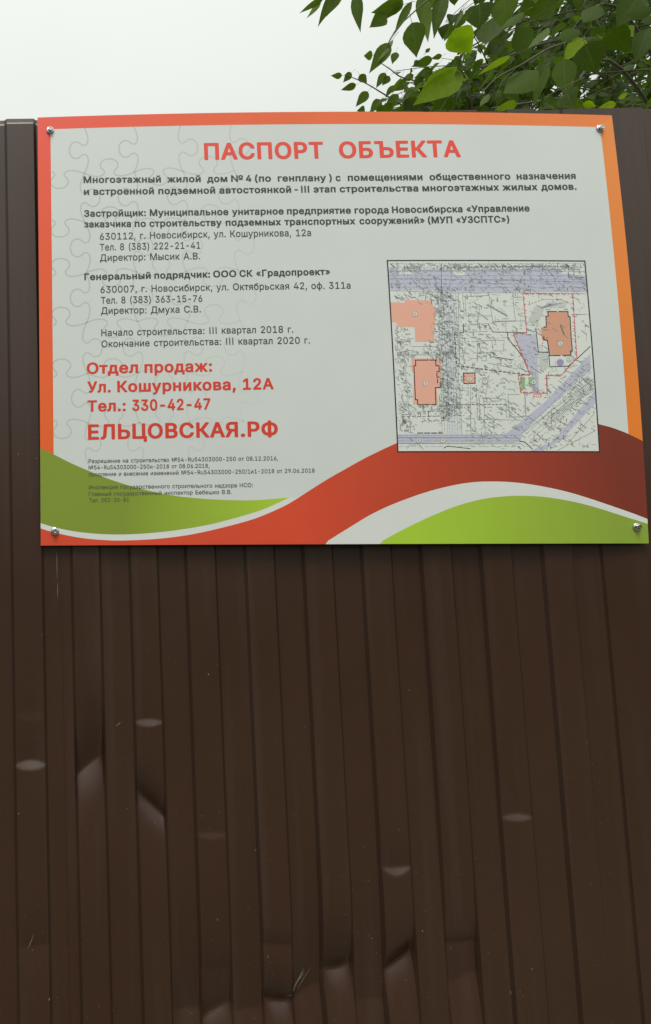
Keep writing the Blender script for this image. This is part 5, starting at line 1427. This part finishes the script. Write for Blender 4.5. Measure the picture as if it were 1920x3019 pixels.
cr.twig_path([at(*Z5(980, 275), .5), at(*Z5(900, 345), .5), at(*Z5(870, 420), .5)], .002, .001)
cr.twig_path([at(*Z5(715, 290), .44), at(*Z5(745, 340), .45), at(*Z5(760, 400), .46), at(*Z5(770, 470), .48)], .0018, .0022)
cr.twig_path([at(*Z5(1120, 190), .55), at(*Z5(1080, 260), .55), at(*Z5(1060, 310), .55)], .002, .001)
# dense part of the near crown
for _ in range(260):
    px = rnd.uniform(1330, 2700)
    py = rnd.uniform(-1100, 330)
    if py > -60 and px < 1920 and rnd.random() < .25:
        continue
    Y = rnd.uniform(.35, 1.7)
    if px < 1560 and py < 130:
        Y = max(Y, .8)
    p = at(px, py, Y)
    if p.z < 2.56 and Y < .45:
        continue
    q = p + Vector((rnd.gauss(-.10, .12), rnd.gauss(-.02, .10), rnd.gauss(-.06, .07)))
    mid = p.lerp(q, .5) + Vector((0, 0, rnd.uniform(0, .04)))
    s0 = nearest(p, LA)
    if (s0 - p).length < .9 and rnd.random() < .35:
        cr.twig_path([s0, s0.lerp(p, .5) + Vector((0, 0, .03)), p], .003, .0018, 3)
    P = cr.twig_path([p, mid, q], .0018, .0008)
    cr.dress(P, rnd.randint(6, 10), rnd.uniform(.045, .08), (.0, .34) if rnd.random() < .85 else (.3, .8))
cr.build(A)

# --- the poplar further back: its leaves look small
tB = (4.7, 3.4)
B = thing('poplar_tree', 'poplar further back whose small looking leaves show low above the sign between the larger leaves', 'tree', (0, 0, 0))
cr = Crown()
limb(B, [(tB[0], tB[1], 0), (tB[0] - .05, tB[1], 2.0), (tB[0] + .04, tB[1], 4.0), (tB[0], tB[1], 6.5)], .14, .03, 'trunk')
LB = [limb(B, [(tB[0], tB[1], 2.3), at(1800, 250, 2.8), at(1450, 260, 2.5), at(1220, 300, 2.3)], .010, .004),
      limb(B, [(tB[0], tB[1], 3.0), at(1850, 0, 2.8), at(1550, 60, 2.6), at(1350, 160, 2.4)], .010, .004),
      limb(B, [(tB[0], tB[1], 3.6), at(1900, -350, 3.0), at(1600, -350, 2.8), at(1450, -200, 2.6)], .010, .004)]
# fine spray of small leaves at the left
P = cr.twig_path([at(*Z5(640, 500), 2.0), at(*Z5(510, 468), 1.95), at(*Z5(400, 405), 1.9), at(*Z5(310, 352), 1.9), at(*Z5(225, 318), 1.9)], .005, .0018)
P2 = cr.twig_path([at(*Z5(560, 350), 1.95), at(*Z5(470, 330), 1.9), at(*Z5(420, 295), 1.9), at(*Z5(370, 262), 1.9)], .004, .0018)
for h in [(215, 322, 168, 326, 24, 1.9, .2), (255, 310, 218, 345, 30, 1.9, .15), (275, 360, 214, 388, 30, 1.9, .15), (290, 318, 318, 355, 32, 1.9, .2), (325, 390, 275, 450, 40, 1.9, .2), (380, 425, 335, 474, 42, 1.9, .25),
          (400, 310, 358, 368, 34, 1.9, .2), (418, 325, 385, 360, 30, 1.9, .15), (455, 402, 388, 470, 44, 1.9, .25), (488, 346, 430, 392, 46, 1.95, .2), (445, 222, 430, 270, 32, 1.9, .2), (505, 450, 446, 478, 36, 1.95, .2),
          (600, 250, 515, 282, 40, 2.0, .25), (640, 236, 596, 252, 22, 2.0, .3), (540, 256, 520, 284, 24, 2.0, .2), (600, 300, 525, 330, 44, 2.0, .2), (520, 320, 470, 345, 30, 2.0, .3), (540, 380, 475, 440, 60, 2.0, .3), (590, 440, 520, 470, 44, 2.0, .15)]:
    hero(*h)


def swarm(n, x0, x1, y0, y1, Y0, Y1, leafL, keep=None):
    for _ in range(n):
        px, py, Y = rnd.uniform(x0, x1), rnd.uniform(y0, y1), rnd.uniform(Y0, Y1)
        if keep and not keep(px, py):
            continue
        p = at(px, py, Y)
        q = p + Vector((rnd.gauss(-.16, .14), rnd.gauss(0, .14), rnd.gauss(-.07, .09)))
        P = cr.twig_path([p, p.lerp(q, .5) + Vector((0, 0, .03)), q], .003, .0012, 3)
        s0 = nearest(p, LB)
        if (s0 - p).length < 1.1 and rnd.random() < .2:
            cr.twig_path([s0, s0.lerp(p, .5) + Vector((0, 0, .05)), p], .006, .003, 3)
        cr.dress(P, rnd.randint(6, 10), leafL * rnd.uniform(.8, 1.15), (.0, .38))


# lower edge of the open sky: a line falling from the upper right to the fence top at the left
edge = lambda px, py: py > 330 - (px - 1180) * .55 if px < 1560 else True
swarm(170, 1230, 1560, 150, 345, 1.6, 3.0, .068, edge)
swarm(330, 1480, 2000, -60, 345, 1.8, 3.6, .07, edge)
swarm(220, 1900, 2700, -900, 340, 2.0, 4.5, .075)
swarm(160, 1500, 2100, -900, -60, 2.0, 4.0, .075)
cr.build(B)

for root_, base in ((A, tA), (B, tB)):                # the root sits at the foot of its trunk
    off = Vector((base[0], base[1], 0))
    root_.location = off
    for c_ in root_.children:
        c_.location = -off
